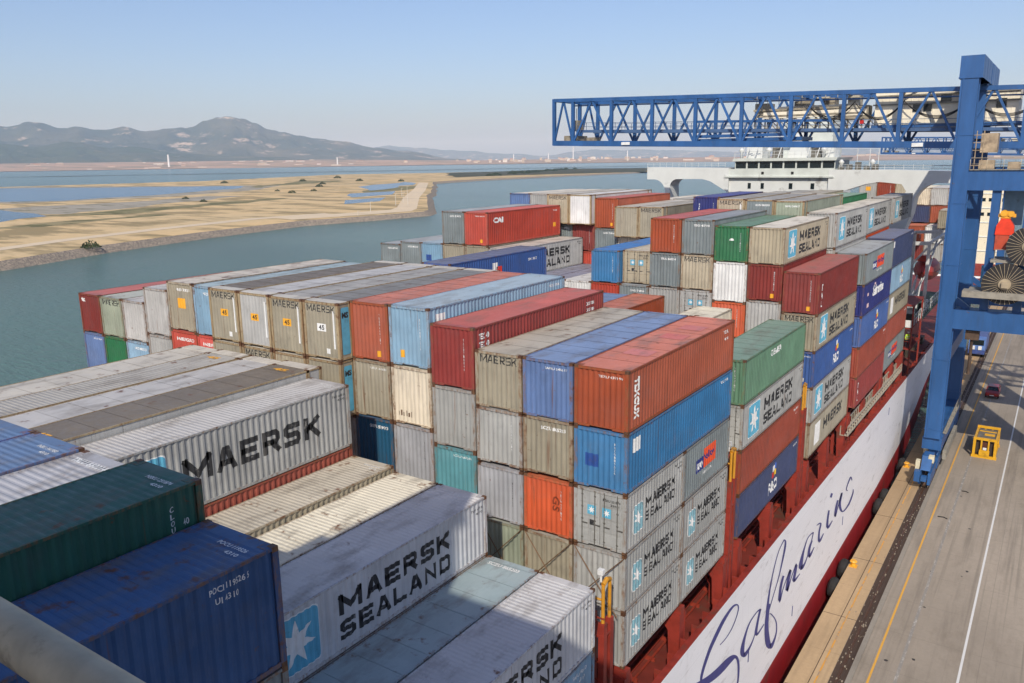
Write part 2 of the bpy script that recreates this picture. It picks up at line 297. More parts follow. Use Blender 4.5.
SCRIPT = [[[9.94,-17.08,9.85,-16.99],[10.1,-17.1,10.01,-17.02],[10.33,-17.13,10.24,-17.05],[10.6,-17.17,10.5,-17.08],[10.85,-17.18,10.74,-17.1],[11.09,-17.18,10.98,-17.09],[11.35,-17.16,11.22,-17.07],[11.59,-17.13,11.46,-17.03],[11.82,-17.08,11.67,-16.98],[12.03,-17.0,11.88,-16.9],[12.23,-16.91,12.08,-16.81],[12.4,-16.8,12.25,-16.71],[12.55,-16.7,12.39,-16.6],[12.65,-16.61,12.49,-16.5],[12.73,-16.51,12.55,-16.4],[12.78,-16.41,12.58,-16.3],[12.79,-16.31,12.57,-16.21],[12.76,-16.22,12.54,-16.12],[12.69,-16.11,12.48,-16.05],[12.55,-15.99,12.43,-16.0],[12.36,-15.87,12.36,-15.96],[12.16,-15.78,12.25,-15.92],[11.94,-15.69,12.11,-15.87],[11.69,-15.63,11.93,-15.83],[11.42,-15.59,11.71,-15.81],[11.11,-15.57,11.44,-15.82],[10.76,-15.58,11.14,-15.85],[10.41,-15.6,10.82,-15.9],[10.09,-15.63,10.53,-15.95],[9.82,-15.68,10.28,-16.01],[9.57,-15.75,10.05,-16.08],[9.33,-15.82,9.81,-16.16],[9.1,-15.9,9.58,-16.24],[8.86,-15.98,9.33,-16.32],[8.63,-16.07,9.09,-16.4],[8.4,-16.16,8.85,-16.48],[8.18,-16.27,8.62,-16.58],[7.97,-16.41,8.39,-16.7],[7.76,-16.56,8.17,-16.85],[7.57,-16.72,7.97,-16.99],[7.42,-16.86,7.8,-17.13],[7.3,-16.98,7.68,-17.24],[7.22,-17.1,7.58,-17.34],[7.15,-17.2,7.51,-17.44],[7.11,-17.31,7.46,-17.54],[7.09,-17.4,7.43,-17.62],[7.09,-17.49,7.43,-17.69],[7.11,-17.58,7.44,-17.77],[7.13,-17.68,7.47,-17.85],[7.19,-17.8,7.54,-17.95],[7.27,-17.93,7.66,-18.09],[7.31,-18.0,7.79,-18.25],[7.29,-18.02,7.81,-18.39],[7.19,-18.02,7.69,-18.45],[6.99,-18.01,7.49,-18.46],[6.79,-17.98,7.3,-18.45],[6.64,-17.96,7.17,-18.45]],[[7.11,-17.99,6.6,-17.35],[7.43,-18.11,6.91,-17.46],[7.9,-18.28,7.36,-17.62],[8.44,-18.47,7.85,-17.79],[8.93,-18.64,8.29,-17.93],[9.35,-18.77,8.64,-18.03],[9.73,-18.87,8.97,-18.11],[10.09,-18.96,9.3,-18.19],[10.47,-19.03,9.64,-18.26],[10.86,-19.1,10.02,-18.33],[11.26,-19.15,10.42,-18.4],[11.63,-19.19,10.82,-18.47],[11.93,-19.23,11.2,-18.56],[12.16,-19.27,11.54,-18.66],[12.33,-19.29,11.84,-18.77],[12.44,-19.31,12.15,-18.9],[12.5,-19.33,12.48,-19.08],[12.54,-19.34,12.79,-19.3],[12.63,-19.4,13.02,-19.5],[12.74,-19.51,13.17,-19.68],[12.86,-19.65,13.28,-19.84],[12.95,-19.8,13.37,-20.01],[13.02,-19.97,13.43,-20.19],[13.07,-20.14,13.48,-20.38],[13.11,-20.34,13.51,-20.57],[13.14,-20.56,13.51,-20.78],[13.16,-20.81,13.5,-21.02],[13.16,-21.04,13.47,-21.24],[13.11,-21.23,13.39,-21.42],[12.98,-21.35,13.24,-21.53],[12.8,-21.43,13.03,-21.61],[12.62,-21.49,12.83,-21.65],[12.49,-21.53,12.7,-21.69]],[[16.9,-18.43,17.1,-18.61],[16.78,-18.4,16.95,-18.56],[16.59,-18.35,16.75,-18.5],[16.37,-18.31,16.52,-18.44],[16.12,-18.28,16.27,-18.39],[15.82,-18.26,15.98,-18.38],[15.48,-18.25,15.65,-18.37],[15.14,-18.25,15.33,-18.39],[14.84,-18.29,15.06,-18.44],[14.58,-18.36,14.84,-18.53],[14.36,-18.46,14.65,-18.65],[14.16,-18.58,14.5,-18.8],[13.97,-18.71,14.37,-18.96],[13.8,-18.84,14.28,-19.14],[13.63,-18.99,14.21,-19.34],[13.5,-19.14,14.18,-19.55],[13.43,-19.29,14.18,-19.72],[13.43,-19.44,14.22,-19.87],[13.49,-19.62,14.28,-19.99],[13.66,-19.84,14.31,-20.03],[14.15,-20.19,14.09,-19.88],[14.54,-20.34,14.05,-19.87],[14.77,-20.36,14.26,-19.94],[14.97,-20.34,14.53,-19.99],[15.17,-20.3,14.8,-20.02],[15.38,-20.24,15.06,-20.02],[15.61,-20.16,15.34,-19.98],[15.83,-20.06,15.61,-19.91],[16.03,-19.93,15.85,-19.81],[16.21,-19.77,16.04,-19.66],[16.38,-19.57,16.21,-19.47],[16.53,-19.36,16.36,-19.26],[16.68,-19.18,16.49,-19.07],[16.82,-19.01,16.6,-18.89],[16.96,-18.85,16.7,-18.7],[17.08,-18.71,16.78,-18.54],[17.16,-18.61,16.84,-18.43]],[[16.68,-18.44,17.06,-18.66],[16.6,-18.57,16.99,-18.79],[16.48,-18.75,16.89,-18.98],[16.36,-18.95,16.78,-19.19],[16.25,-19.12,16.7,-19.38],[16.16,-19.27,16.64,-19.54],[16.08,-19.4,16.6,-19.71],[16.02,-19.53,16.59,-19.85],[16.03,-19.65,16.59,-19.95],[16.12,-19.8,16.59,-19.97],[16.45,-20.03,16.42,-19.87],[16.69,-20.11,16.43,-19.88],[16.87,-20.13,16.6,-19.92],[17.12,-20.13,16.89,-19.95],[17.45,-20.11,17.25,-19.96],[17.78,-20.08,17.61,-19.96],[18.0,-20.06,17.85,-19.96]],[[21.21,-15.73,21.41,-15.85],[21.01,-15.78,21.2,-15.89],[20.71,-15.85,20.89,-15.95],[20.39,-15.94,20.57,-16.03],[20.11,-16.07,20.28,-16.16],[19.88,-16.23,20.05,-16.33],[19.66,-16.44,19.84,-16.53],[19.45,-16.66,19.64,-16.76],[19.26,-16.89,19.46,-17.0],[19.08,-17.13,19.3,-17.25],[18.91,-17.39,19.15,-17.52],[18.75,-17.64,19.03,-17.79],[18.62,-17.89,18.92,-18.05],[18.5,-18.14,18.84,-18.32],[18.4,-18.38,18.79,-18.59],[18.31,-18.62,18.75,-18.85],[18.24,-18.82,18.72,-19.07],[18.2,-19.0,18.71,-19.27],[18.17,-19.15,18.72,-19.44],[18.15,-19.27,18.74,-19.58],[18.14,-19.36,18.76,-19.68]],[[18.4,-18.84,19.01,-19.17],[18.35,-18.92,18.99,-19.27],[18.29,-19.05,18.96,-19.42],[18.22,-19.2,18.93,-19.59],[18.16,-19.37,18.91,-19.78],[18.12,-19.56,18.9,-19.99],[18.08,-19.78,18.89,-20.22],[18.06,-20.02,18.91,-20.47],[18.07,-20.27,18.96,-20.74],[18.1,-20.54,19.06,-21.04],[18.16,-20.83,19.2,-21.37],[18.24,-21.12,19.36,-21.69],[18.34,-21.39,19.5,-21.97],[18.46,-21.62,19.64,-22.19],[18.6,-21.85,19.77,-22.37],[18.8,-22.09,19.85,-22.47],[19.25,-22.45,19.71,-22.38],[19.89,-22.8,19.42,-22.23],[20.2,-22.87,19.5,-22.29],[20.37,-22.84,19.73,-22.36],[20.51,-22.77,19.96,-22.4],[20.66,-22.68,20.2,-22.38],[20.82,-22.56,20.43,-22.31],[20.96,-22.41,20.62,-22.2],[21.04,-22.23,20.74,-22.06],[21.04,-22.03,20.77,-21.88],[20.99,-21.79,20.74,-21.66],[20.9,-21.53,20.64,-21.41],[20.74,-21.27,20.49,-21.17],[20.48,-20.98,20.26,-20.9],[20.16,-20.67,19.96,-20.61],[19.83,-20.39,19.64,-20.34],[19.57,-20.17,19.4,-20.14],[19.36,-20.02,19.25,-20.02],[19.18,-19.91,19.17,-19.97],[19.06,-19.86,19.09,-19.93],[18.99,-19.83,19.01,-19.89]],[[21.22,-15.78,21.4,-15.79],[21.3,-15.83,21.48,-15.84],[21.38,-15.89,21.61,-15.92],[21.45,-15.95,21.76,-16.04],[21.49,-16.01,21.86,-16.15],[21.5,-16.09,21.9,-16.26],[21.49,-16.18,21.91,-16.38],[21.45,-16.29,21.89,-16.5],[21.4,-16.43,21.84,-16.64],[21.32,-16.6,21.75,-16.81],[21.23,-16.8,21.63,-16.99],[21.12,-17.0,21.49,-17.19],[21.01,-17.21,21.34,-17.38],[20.89,-17.41,21.19,-17.57],[20.77,-17.62,21.04,-17.76],[20.64,-17.82,20.88,-17.95],[20.48,-18.02,20.7,-18.14],[20.3,-18.21,20.49,-18.32],[20.08,-18.4,20.26,-18.49],[19.85,-18.57,20.03,-18.67],[19.63,-18.75,19.8,-18.85],[19.4,-18.95,19.57,-19.05],[19.15,-19.15,19.32,-19.25],[18.93,-19.34,19.1,-19.44],[18.78,-19.46,18.95,-19.56]],[[21.51,-18.39,21.95,-18.63],[21.39,-18.47,21.87,-18.72],[21.23,-18.58,21.75,-18.86],[21.06,-18.72,21.62,-19.02],[20.94,-18.9,21.53,-19.21],[20.86,-19.16,21.46,-19.47],[20.8,-19.49,21.4,-19.8],[20.8,-19.79,21.37,-20.08],[21.23,-20.2,21.05,-19.96],[21.5,-20.13,21.08,-19.89],[21.65,-19.89,21.36,-19.73],[21.86,-19.6,21.68,-19.5],[22.15,-19.4,21.96,-19.29],[22.5,-19.23,22.31,-19.13],[22.94,-19.08,22.7,-18.95],[23.37,-18.99,23.02,-18.79],[23.63,-18.98,23.22,-18.71],[23.17,-18.76,23.72,-19.05],[23.0,-18.88,23.62,-19.21],[22.8,-19.04,23.47,-19.4],[22.65,-19.21,23.36,-19.58],[22.56,-19.42,23.28,-19.79],[22.47,-19.66,23.19,-20.03],[22.45,-19.88,23.14,-20.22],[23.12,-20.32,22.58,-19.96],[23.29,-20.2,22.79,-19.92],[23.52,-19.96,23.17,-19.77],[23.78,-19.69,23.58,-19.58],[24.08,-19.5,23.88,-19.39],[24.35,-19.37,24.15,-19.26],[24.65,-19.27,24.39,-19.13],[24.94,-19.23,24.56,-19.01],[24.98,-19.21,24.81,-19.0],[24.64,-19.05,25.21,-19.32],[24.56,-19.19,25.17,-19.49],[24.45,-19.35,25.09,-19.68],[24.36,-19.51,25.02,-19.85],[24.26,-19.64,24.94,-19.99],[24.12,-19.77,24.83,-20.14],[24.05,-19.91,24.76,-20.26],[24.5,-20.29,24.45,-20.08],[24.99,-20.41,24.55,-20.1],[25.4,-20.41,25.06,-20.18],[25.81,-20.39,25.6,-20.26],[26.13,-20.4,25.94,-20.28]],[[29.1,-18.43,29.3,-18.57],[28.81,-18.38,28.99,-18.51],[28.4,-18.3,28.57,-18.42],[27.94,-18.24,28.13,-18.35],[27.56,-18.23,27.76,-18.35],[27.25,-18.31,27.5,-18.43],[26.98,-18.43,27.28,-18.58],[26.74,-18.58,27.09,-18.76],[26.5,-18.72,26.94,-18.94],[26.27,-18.86,26.83,-19.14],[26.04,-19.01,26.75,-19.36],[25.85,-19.16,26.7,-19.58],[25.71,-19.3,26.67,-19.77],[25.62,-19.43,26.65,-19.93],[25.57,-19.56,26.65,-20.07],[25.61,-19.72,26.67,-20.15],[26.24,-20.16,26.23,-19.88],[26.79,-20.32,26.11,-19.84],[27.05,-20.31,26.43,-19.92],[27.31,-20.25,26.84,-19.97],[27.55,-20.16,27.21,-19.97],[27.8,-20.02,27.54,-19.88],[28.07,-19.84,27.85,-19.72],[28.35,-19.64,28.13,-19.52],[28.6,-19.44,28.37,-19.32],[28.83,-19.21,28.59,-19.1],[29.03,-18.95,28.8,-18.84],[29.21,-18.72,28.95,-18.6],[29.34,-18.57,29.06,-18.44]],[[28.78,-18.95,29.15,-19.14],[28.62,-19.0,29.04,-19.21],[28.38,-19.06,28.88,-19.31],[28.15,-19.14,28.72,-19.43],[27.99,-19.25,28.64,-19.56],[27.91,-19.41,28.61,-19.74],[27.86,-19.62,28.61,-19.95],[27.9,-19.82,28.66,-20.13],[28.58,-20.26,28.24,-19.93],[28.98,-20.28,28.4,-19.94],[29.31,-20.18,28.86,-19.93],[29.63,-20.05,29.34,-19.9],[29.88,-19.99,29.65,-19.86]],[[30.14,-18.36,29.98,-18.25],[30.4,-18.42,30.24,-18.31],[30.81,-18.52,30.61,-18.37],[31.16,-18.61,31.03,-18.47],[31.13,-18.6,31.54,-18.72],[31.12,-18.67,31.6,-18.88],[31.0,-18.81,31.48,-19.03],[30.86,-18.96,31.34,-19.18],[30.77,-19.13,31.27,-19.35],[30.74,-19.34,31.3,-19.58],[30.72,-19.59,31.36,-19.86],[30.77,-19.82,31.46,-20.09],[31.24,-20.19,31.28,-20.03],[31.81,-20.3,31.25,-19.99],[32.12,-20.21,31.68,-19.98],[32.42,-20.1,32.12,-19.94],[32.64,-20.03,32.4,-19.9]],[[33.52,-18.45,34.07,-18.67],[33.47,-18.57,34.03,-18.81],[33.38,-18.74,33.97,-18.99],[33.3,-18.94,33.91,-19.2],[33.25,-19.13,33.9,-19.4],[33.23,-19.32,33.92,-19.61],[33.21,-19.53,33.95,-19.84],[33.26,-19.74,34.02,-20.02],[33.83,-20.12,33.75,-19.91],[34.4,-20.23,33.84,-19.91],[34.79,-20.18,34.34,-19.94],[35.17,-20.11,34.86,-19.95],[35.45,-20.08,35.19,-19.95]],[[34.38,-17.73,33.75,-17.45],[34.71,-17.51,34.07,-17.23]],[[36.47,-18.7,37.05,-18.94],[36.36,-18.79,36.96,-19.05],[36.19,-18.93,36.83,-19.2],[36.02,-19.08,36.7,-19.37],[35.91,-19.24,36.6,-19.53],[35.84,-19.43,36.53,-19.72],[35.8,-19.65,36.47,-19.93],[35.82,-19.84,36.45,-20.08],[36.49,-20.15,35.95,-19.88],[36.67,-20.02,36.19,-19.81],[36.91,-19.77,36.56,-19.62],[37.21,-19.5,36.92,-19.37],[37.5,-19.28,37.21,-19.15],[37.75,-19.1,37.45,-18.97],[38.01,-18.93,37.67,-18.78],[38.27,-18.82,37.78,-18.61],[37.85,-18.6,38.39,-18.74],[37.72,-18.61,38.4,-18.89],[37.52,-18.76,38.26,-19.07],[37.31,-18.95,38.11,-19.28],[37.2,-19.15,38.04,-19.48],[37.22,-19.34,38.09,-19.67],[37.32,-19.55,38.2,-19.86],[37.49,-19.77,38.34,-20.05],[37.72,-19.98,38.5,-20.21],[38.01,-20.2,38.66,-20.37],[38.39,-20.43,38.82,-20.5],[38.89,-20.67,38.94,-20.58],[39.41,-20.84,39.16,-20.66],[39.92,-20.94,39.58,-20.74],[40.51,-21.01,40.09,-20.79],[41.1,-21.04,40.61,-20.79],[41.62,-21.03,41.07,-20.76],[42.07,-20.95,41.49,-20.69],[42.47,-20.82,41.89,-20.56],[42.79,-20.66,42.23,-20.42],[43.01,-20.53,42.47,-20.3],[43.08,-20.39,42.59,-20.2],[43.02,-20.26,42.61,-20.11],[42.92,-20.15,42.58,-20.03],[42.88,-20.08,42.54,-19.96]],[[42.0,-18.95,41.68,-18.85],[41.92,-18.85,41.56,-18.74],[41.8,-18.7,41.39,-18.57],[41.63,-18.53,41.21,-18.43],[41.12,-18.3,41.37,-18.48],[40.8,-18.27,41.28,-18.49],[40.58,-18.33,41.06,-18.54],[40.37,-18.41,40.83,-18.6],[40.18,-18.49,40.61,-18.68],[39.99,-18.58,40.4,-18.75],[39.8,-18.69,40.18,-18.84],[39.66,-18.8,40.01,-18.94],[39.62,-18.91,39.93,-19.03],[39.74,-19.04,40.0,-19.1],[40.01,-19.18,40.13,-19.17],[40.27,-19.29,40.33,-19.25],[40.41,-19.35,40.49,-19.31]]]
# ------------------------------------------------------------------ water, land, hills, air
def water_mat(name, deep, tint_scale=0.004, wave=1.0):
    t = NT(name)
    v = t.coords(rnd=False)
    big = t.noise(t.coords((.006, .006, 1), False), 1.0, 4)
    col = t.mix(t.ramp(big, .35, .65), tuple(x * .85 for x in deep), tuple(x * 1.15 for x in deep))
    t.l(col, t.b.inputs['Base Color'])
    t.b.inputs['Roughness'].default_value = .16; t.b.inputs['IOR'].default_value = 1.33
    w1 = t.noise(t.coords((.35, .9, 1), False), 1.0, 6, .6)
    w2 = t.noise(t.coords((.05, .12, 1), False), 1.0, 4, .6)
    h = t.n('ShaderNodeMath', operation='ADD'); t.l(w1, h.inputs[0]); t.l(w2, h.inputs[1])
    t.bump(h.outputs[0], .9 * wave, 1.1)
    return t.m
WATER_Z = -27.6
WATER = water_mat('sea_water', (.066, .135, .118))
LAGOON = water_mat('lagoon_water', (.06, .13, .20), wave=.4)
wb_ = MB(); R_ = 31500
wb_.face([(-R_, -9000, WATER_Z), (R_, -9000, WATER_Z), (R_, R_, WATER_Z), (-R_, R_, WATER_Z)])
sea = wb_.build('sea', WATER); tag(sea, kind='structure')

def sand_mat(name, a, b, veg, vegamt, scale=.012):
    t = NT(name)
    n1 = t.noise(t.coords((1, .5, 1), False), scale, 6, .6)
    n2 = t.noise(t.coords((.4, 1.2, 1), False), scale * 3.1, 7, .65)
    n3 = t.noise(t.coords((1, 1, 1), False), scale * 14, 5, .7)
    col = t.mix(t.ramp(n1, .35, .65), a, b)
    col = t.mix(t.ramp(n2, .60 - .15 * vegamt, .66 - .1 * vegamt, 0, .85), col, veg)
    col = t.mix(t.ramp(n3, .4, .8, 0, .35), col, tuple(x * .55 for x in a))
    t.l(col, t.b.inputs['Base Color']); t.b.inputs['Roughness'].default_value = .9
    t.b.inputs['Specular IOR Level'].default_value = .1
    t.bump(n3, .4, .4)
    return t.m
SAND = sand_mat('sandy_ground', (.64, .455, .23), (.56, .43, .25), (.22, .18, .095), .85)
SANDROAD = sand_mat('sandy_track', (.66, .53, .36), (.60, .50, .36), (.48, .39, .26), .2)
RIPRAP = sand_mat('rock_revetment', (.40, .33, .25), (.28, .24, .19), (.13, .115, .10), 1.0, .5)
SCRUB = sand_mat('scrub_ground', (.075, .075, .045), (.10, .09, .055), (.05, .06, .03), .8, .02)
FARLAND = sand_mat('far_plain', (.46, .30, .20), (.36, .25, .17), (.16, .14, .08), .6, .0012)

def sheet(name, poly, z, mat, bank=0.0, bz=None, slope=6.0):
    """flat land with a sloping bank all round"""
    b = MB()
    b.face([(x, y, z) for x, y in poly])
    if bank:
        n = len(poly); cx = sum(p[0] for p in poly) / n; cy_ = sum(p[1] for p in poly) / n
        area = sum(poly[i][0] * poly[(i + 1) % n][1] - poly[(i + 1) % n][0] * poly[i][1] for i in range(n))
        sgn = 1 if area > 0 else -1; out = []
        for i in range(n):
            d = (Vector(poly[(i + 1) % n]) - Vector(poly[i - 1])).normalized()
            out.append((poly[i][0] + sgn * d.y * slope, poly[i][1] - sgn * d.x * slope))
        b.mi = 1
        for i in range(n):
            j = (i + 1) % n
            b.face([(*poly[i], z), (*poly[j], z), (*out[j], z - bank), (*out[i], z - bank)])
    o = b.build(name, [mat, RIPRAP] if bank else mat); tag(o, kind='structure'); return o
def jag(poly, step, amp, seed=1):
    rnd = random.Random(seed); out = []
    for i, p in enumerate(poly):
        q = poly[(i + 1) % len(poly)]; d = Vector(q) - Vector(p); n = max(1, int(d.length / step))
        for k in range(n):
            a = amp if k else 0
            out.append((p[0] + d.x * k / n + rnd.uniform(-a, a), p[1] + d.y * k / n + rnd.uniform(-a, a)))
    return out
SPIT = [(-180, -600), (-285, 60), (-300, 108), (-321, 156), (-339, 217), (-353, 293), (-344, 349), (-341, 390), (-352, 408), (-466, 543), (-585, 691),
        (-788, 940), (-823, 984), (-850, 1151), (-860, 1364), (-851, 1860), (-900, 2000), (-1397, 2339), (-1345, 1916), (-1437, 1722), (-1612, 1549), (-1379, 953), (-1435, 617), (-1400, 100), (-900, -700)]
sheet('spit_ground', jag(SPIT, 60, 3.0), -24.8, SAND, bank=3.4, slope=7)
# sandy track along the bank
trk = [(-372, 300), (-362, 352), (-360, 392), (-374, 414), (-486, 548), (-604, 697), (-806, 944)]
b = MB(); Lp = [(x + 8, y - 2, -24.72) for x, y in trk]; Rp = [(x - 16, y + 4, -24.72) for x, y in trk]
b.ribbon(Lp, Rp); tag(b.build('dirt_track', SANDROAD), kind='structure')
b = MB(); trk2 = [(-300, 40), (-330, 110), (-352, 160), (-370, 220), (-385, 292), (-378, 345)]
b.ribbon([(x - 2, y, -24.71) for x, y in trk2], [(x - 14, y + 4, -24.71) for x, y in trk2]); tag(b.build('bank_path', SANDROAD), kind='structure')
for i, pl in enumerate(([(-1341, 575), (-1107, 692), (-996, 759), (-899, 666), (-810, 488), (-785, 379), (-828, 345), (-1250, 380)],
            [(-670, 274), (-550, 250), (-543, 229), (-518, 205), (-640, 190)],
            [(-775, 768), (-870, 969), (-779, 889), (-655, 666)], [(-618, 597), (-614, 664), (-554, 593), (-547, 530)], [(-512, 486), (-515, 541), (-469, 484), (-464, 438)])):
    sheet('salt_pond_water', jag(pl, 40, 9, 20 + i), -24.74, LAGOON)
MUD = sand_mat('tidal_mud', (.36, .33, .27), (.29, .27, .22), (.16, .15, .09), .5, .02)
GREENB = sand_mat('saltmarsh', (.22, .20, .10), (.30, .25, .14), (.11, .11, .05), .9, .03)
for i, (pl, m) in enumerate((([(-1380, 560), (-1120, 672), (-985, 742), (-905, 655), (-830, 490), (-800, 372), (-842, 335), (-770, 330), (-760, 480), (-840, 660), (-960, 790), (-1120, 735), (-1400, 640)], MUD),
        ([(-700, 190), (-560, 270), (-640, 420), (-690, 520), (-730, 500), (-690, 400), (-690, 290)], MUD),
        ([(-560, 240), (-520, 280), (-560, 420), (-600, 500), (-620, 490), (-590, 400)], GREENB), ([(-470, 150), (-455, 200), (-480, 300), (-500, 290)], GREENB),
        ([(-900, 700), (-960, 800), (-1010, 960), (-1080, 1040), (-1150, 1000), (-1050, 880), (-960, 740)], GREENB), ([(-620, 620), (-700, 740), (-730, 800), (-700, 830), (-620, 700)], GREENB))):
    sheet('salt_marsh_ground', jag(pl, 25, 9, 40 + i), -24.765 + .003 * i, m)
sheet('scrub_strip_ground', jag([(-993, 1260), (-985, 1394), (-835, 1815), (-1097, 2390), (-1397, 2339), (-1345, 1916), (-1389, 1719)], 70, 10, 5), -24.70, SCRUB)
# far plain with the towns, then hills
b = MB()
FAR = [(-12000, 900), (-6400, 2300), (-5754, 3325), (-4985, 4037), (-4382, 5263), (-3219, 6009), (-1500, 5500), (-217, 5373), (3000, 5200), (9000, 5000), (31000, 9000), (31000, 31500), (-31000, 31500), (-31000, -5000)]
far = sheet('far_plain_ground', jag(FAR, 500, 60, 9), -25.2, FARLAND, bank=2.4, slope=40)
def slope_z(x, y):
    r = math.hypot(x - 13, y + 28); a = math.degrees(math.atan2(-x, y))
    amp = 58 if a > 47 else (30 if a < 36 else 30 + (a - 36) / 11 * 28)
    u = max(0, min(1, (r - 6500) / 2600)); return -25.1 + amp * (1 - (1 - u) ** 2)
b = MB(); na, nr = 110, 14
for i in range(na + 1):
    a = math.radians(88 - 104 * i / na)
    for j in range(nr + 1):
        r = 6450 + 5500 * j / nr; x, y = -math.sin(a) * r, math.cos(a) * r; b.v.append((x, y, slope_z(x, y)))
for i in range(na):
    for j in range(nr): b.f.append((i * (nr + 1) + j, (i + 1) * (nr + 1) + j, (i + 1) * (nr + 1) + j + 1, i * (nr + 1) + j + 1)); b.m.append(0)
tag(b.build('far_plain_rise_ground', FARLAND, smooth=True), kind='structure')
# low dyke between lagoon and ponds
b = MB()
dk = jag([(-2900, 1250), (-2200, 1900), (-1900, 2500), (-1500, 3300)], 120, 14, 3)
b.ribbon([(x, y, -26.6) for x, y in dk], [(x - 30, y + 18, -26.6) for x, y in dk]); tag(b.build('lagoon_dyke_ground', SCRUB), kind='structure')
b = MB()
dk = jag([(-60, 2900), (-700, 2700), (-1500, 2500)], 120, 14, 4)
b.ribbon([(x, y, -26.6) for x, y in dk], [(x - 10, y + 60, -26.6) for x, y in dk]); tag(b.build('low_bank_ground', SCRUB), kind='structure')

def hill_mat(name, a, b_, rock):
    t = NT(name)
    n1 = t.noise(t.coords((1, 1, 1.4), False), .0011, 7, .62)
    n2 = t.noise(t.coords((1, 1, 3), False), .0028, 8, .68)
    n3 = t.noise(t.coords((1, 1, 1), False), .02, 5, .7)
    col = t.mix(t.ramp(n1, .38, .62), a, b_)
    col = t.mix(t.ramp(n2, .57, .63, 0, .95), col, rock)
    col = t.mix(t.ramp(n3, .4, .7, 0, .4), col, tuple(x * .5 for x in a))
    t.l(col, t.b.inputs['Base Color']); t.b.inputs['Roughness'].default_value = .95
    t.b.inputs['Specular IOR Level'].default_value = .05
    return t.m
HILL = hill_mat('hill_slopes', (.050, .058, .036), (.12, .105, .065), (.46, .36, .28))
HILLG = hill_mat('green_hill_slopes', (.05, .065, .035), (.085, .085, .05), (.16, .14, .10))
def nz(x, y, s):
    from mathutils import noise as mn
    return mn.fractal(Vector((x / s, y / s, s * .01)), 1.0, 2.0, 6)
def ridge(name, prof_, dist, depth, mat, rough, nseg=420, nrad=60, seed=0.0):
    """prof_: (bearing in degrees west of north, crest height) ; ground grid of a range of hills"""
    b = MB(); P = sorted(prof_)
    def crest(a):
        for (a0, h0), (a1, h1) in zip(P, P[1:]):
            if a0 <= a <= a1:
                t = (a - a0) / (a1 - a0); t = t * t * (3 - 2 * t); return h0 + (h1 - h0) * t
        return 0
    a0, a1 = P[0][0], P[-1][0]
    for i in range(nseg + 1):
        a = a0 + (a1 - a0) * i / nseg; ar = math.radians(a); h = crest(a)
        for j in range(nrad + 1):
            u = j / nrad
            r = dist + (u - .55) * depth
            x, y = -math.sin(ar) * r, math.cos(ar) * r
            s = (u / .55) if u < .55 else (1 - u) / .45
            s = max(0, s); s = s ** 1.25
            gul = abs(nz(x + seed, y, 1100)) * 1.4 + .5 * abs(nz(x, y + seed, 380))
            zz = h * s - rough * 1.7 * h * gul * min(1, s * 1.6) * (1 - .62 * s ** 3) + rough * h * .35 * nz(x, y, 2400) * s
            b.v.append((x, y, -26 + max(0, zz)))
    w = nrad + 1
    for i in range(nseg):
        for j in range(nrad):
            b.f.append((i * w + j, (i + 1) * w + j, (i + 1) * w + j + 1, i * w + j + 1)); b.m.append(0)
    o = b.build(name, mat, smooth=True); tag(o, kind='structure'); return o
# crest heights (m) by bearing
ridge('mountain_hills', [(80, 460), (72, 590), (66.5, 610), (65, 580), (63.8, 610), (62.6, 570), (61.6, 600), (60.5, 560), (59.5, 570), (58, 545), (56.5, 570), (55.2, 565), (54.2, 650), (53.4, 720), (52.7, 765), (52.0, 705), (51.2, 610), (50.4, 525), (49.5, 500), (48.2, 430), (47.3, 400), (45.5, 340), (43.5, 250), (41.5, 200), (38, 60), (36, 0)], 12800, 5600, HILL, .16)
ridge('green_hills', [(84, 300), (72, 300), (66, 265), (64, 230), (62, 280), (60, 215), (58.5, 235), (56, 160), (53, 120), (50, 100), (46, 60), (43, 0)], 9900, 3400, HILLG, .22, seed=333)
ridge('distant_hills', [(50, 300), (47, 360), (44.5, 430), (42.6, 500), (40.8, 430), (39, 360), (37, 330), (34.5, 210), (32, 150), (30, 240), (28, 330), (26, 300), (22, 230), (18, 190), (10, 220), (0, 240), (-8, 200), (-16, 0)], 24000, 7000, HILL, .22, nseg=300, nrad=30, seed=777)

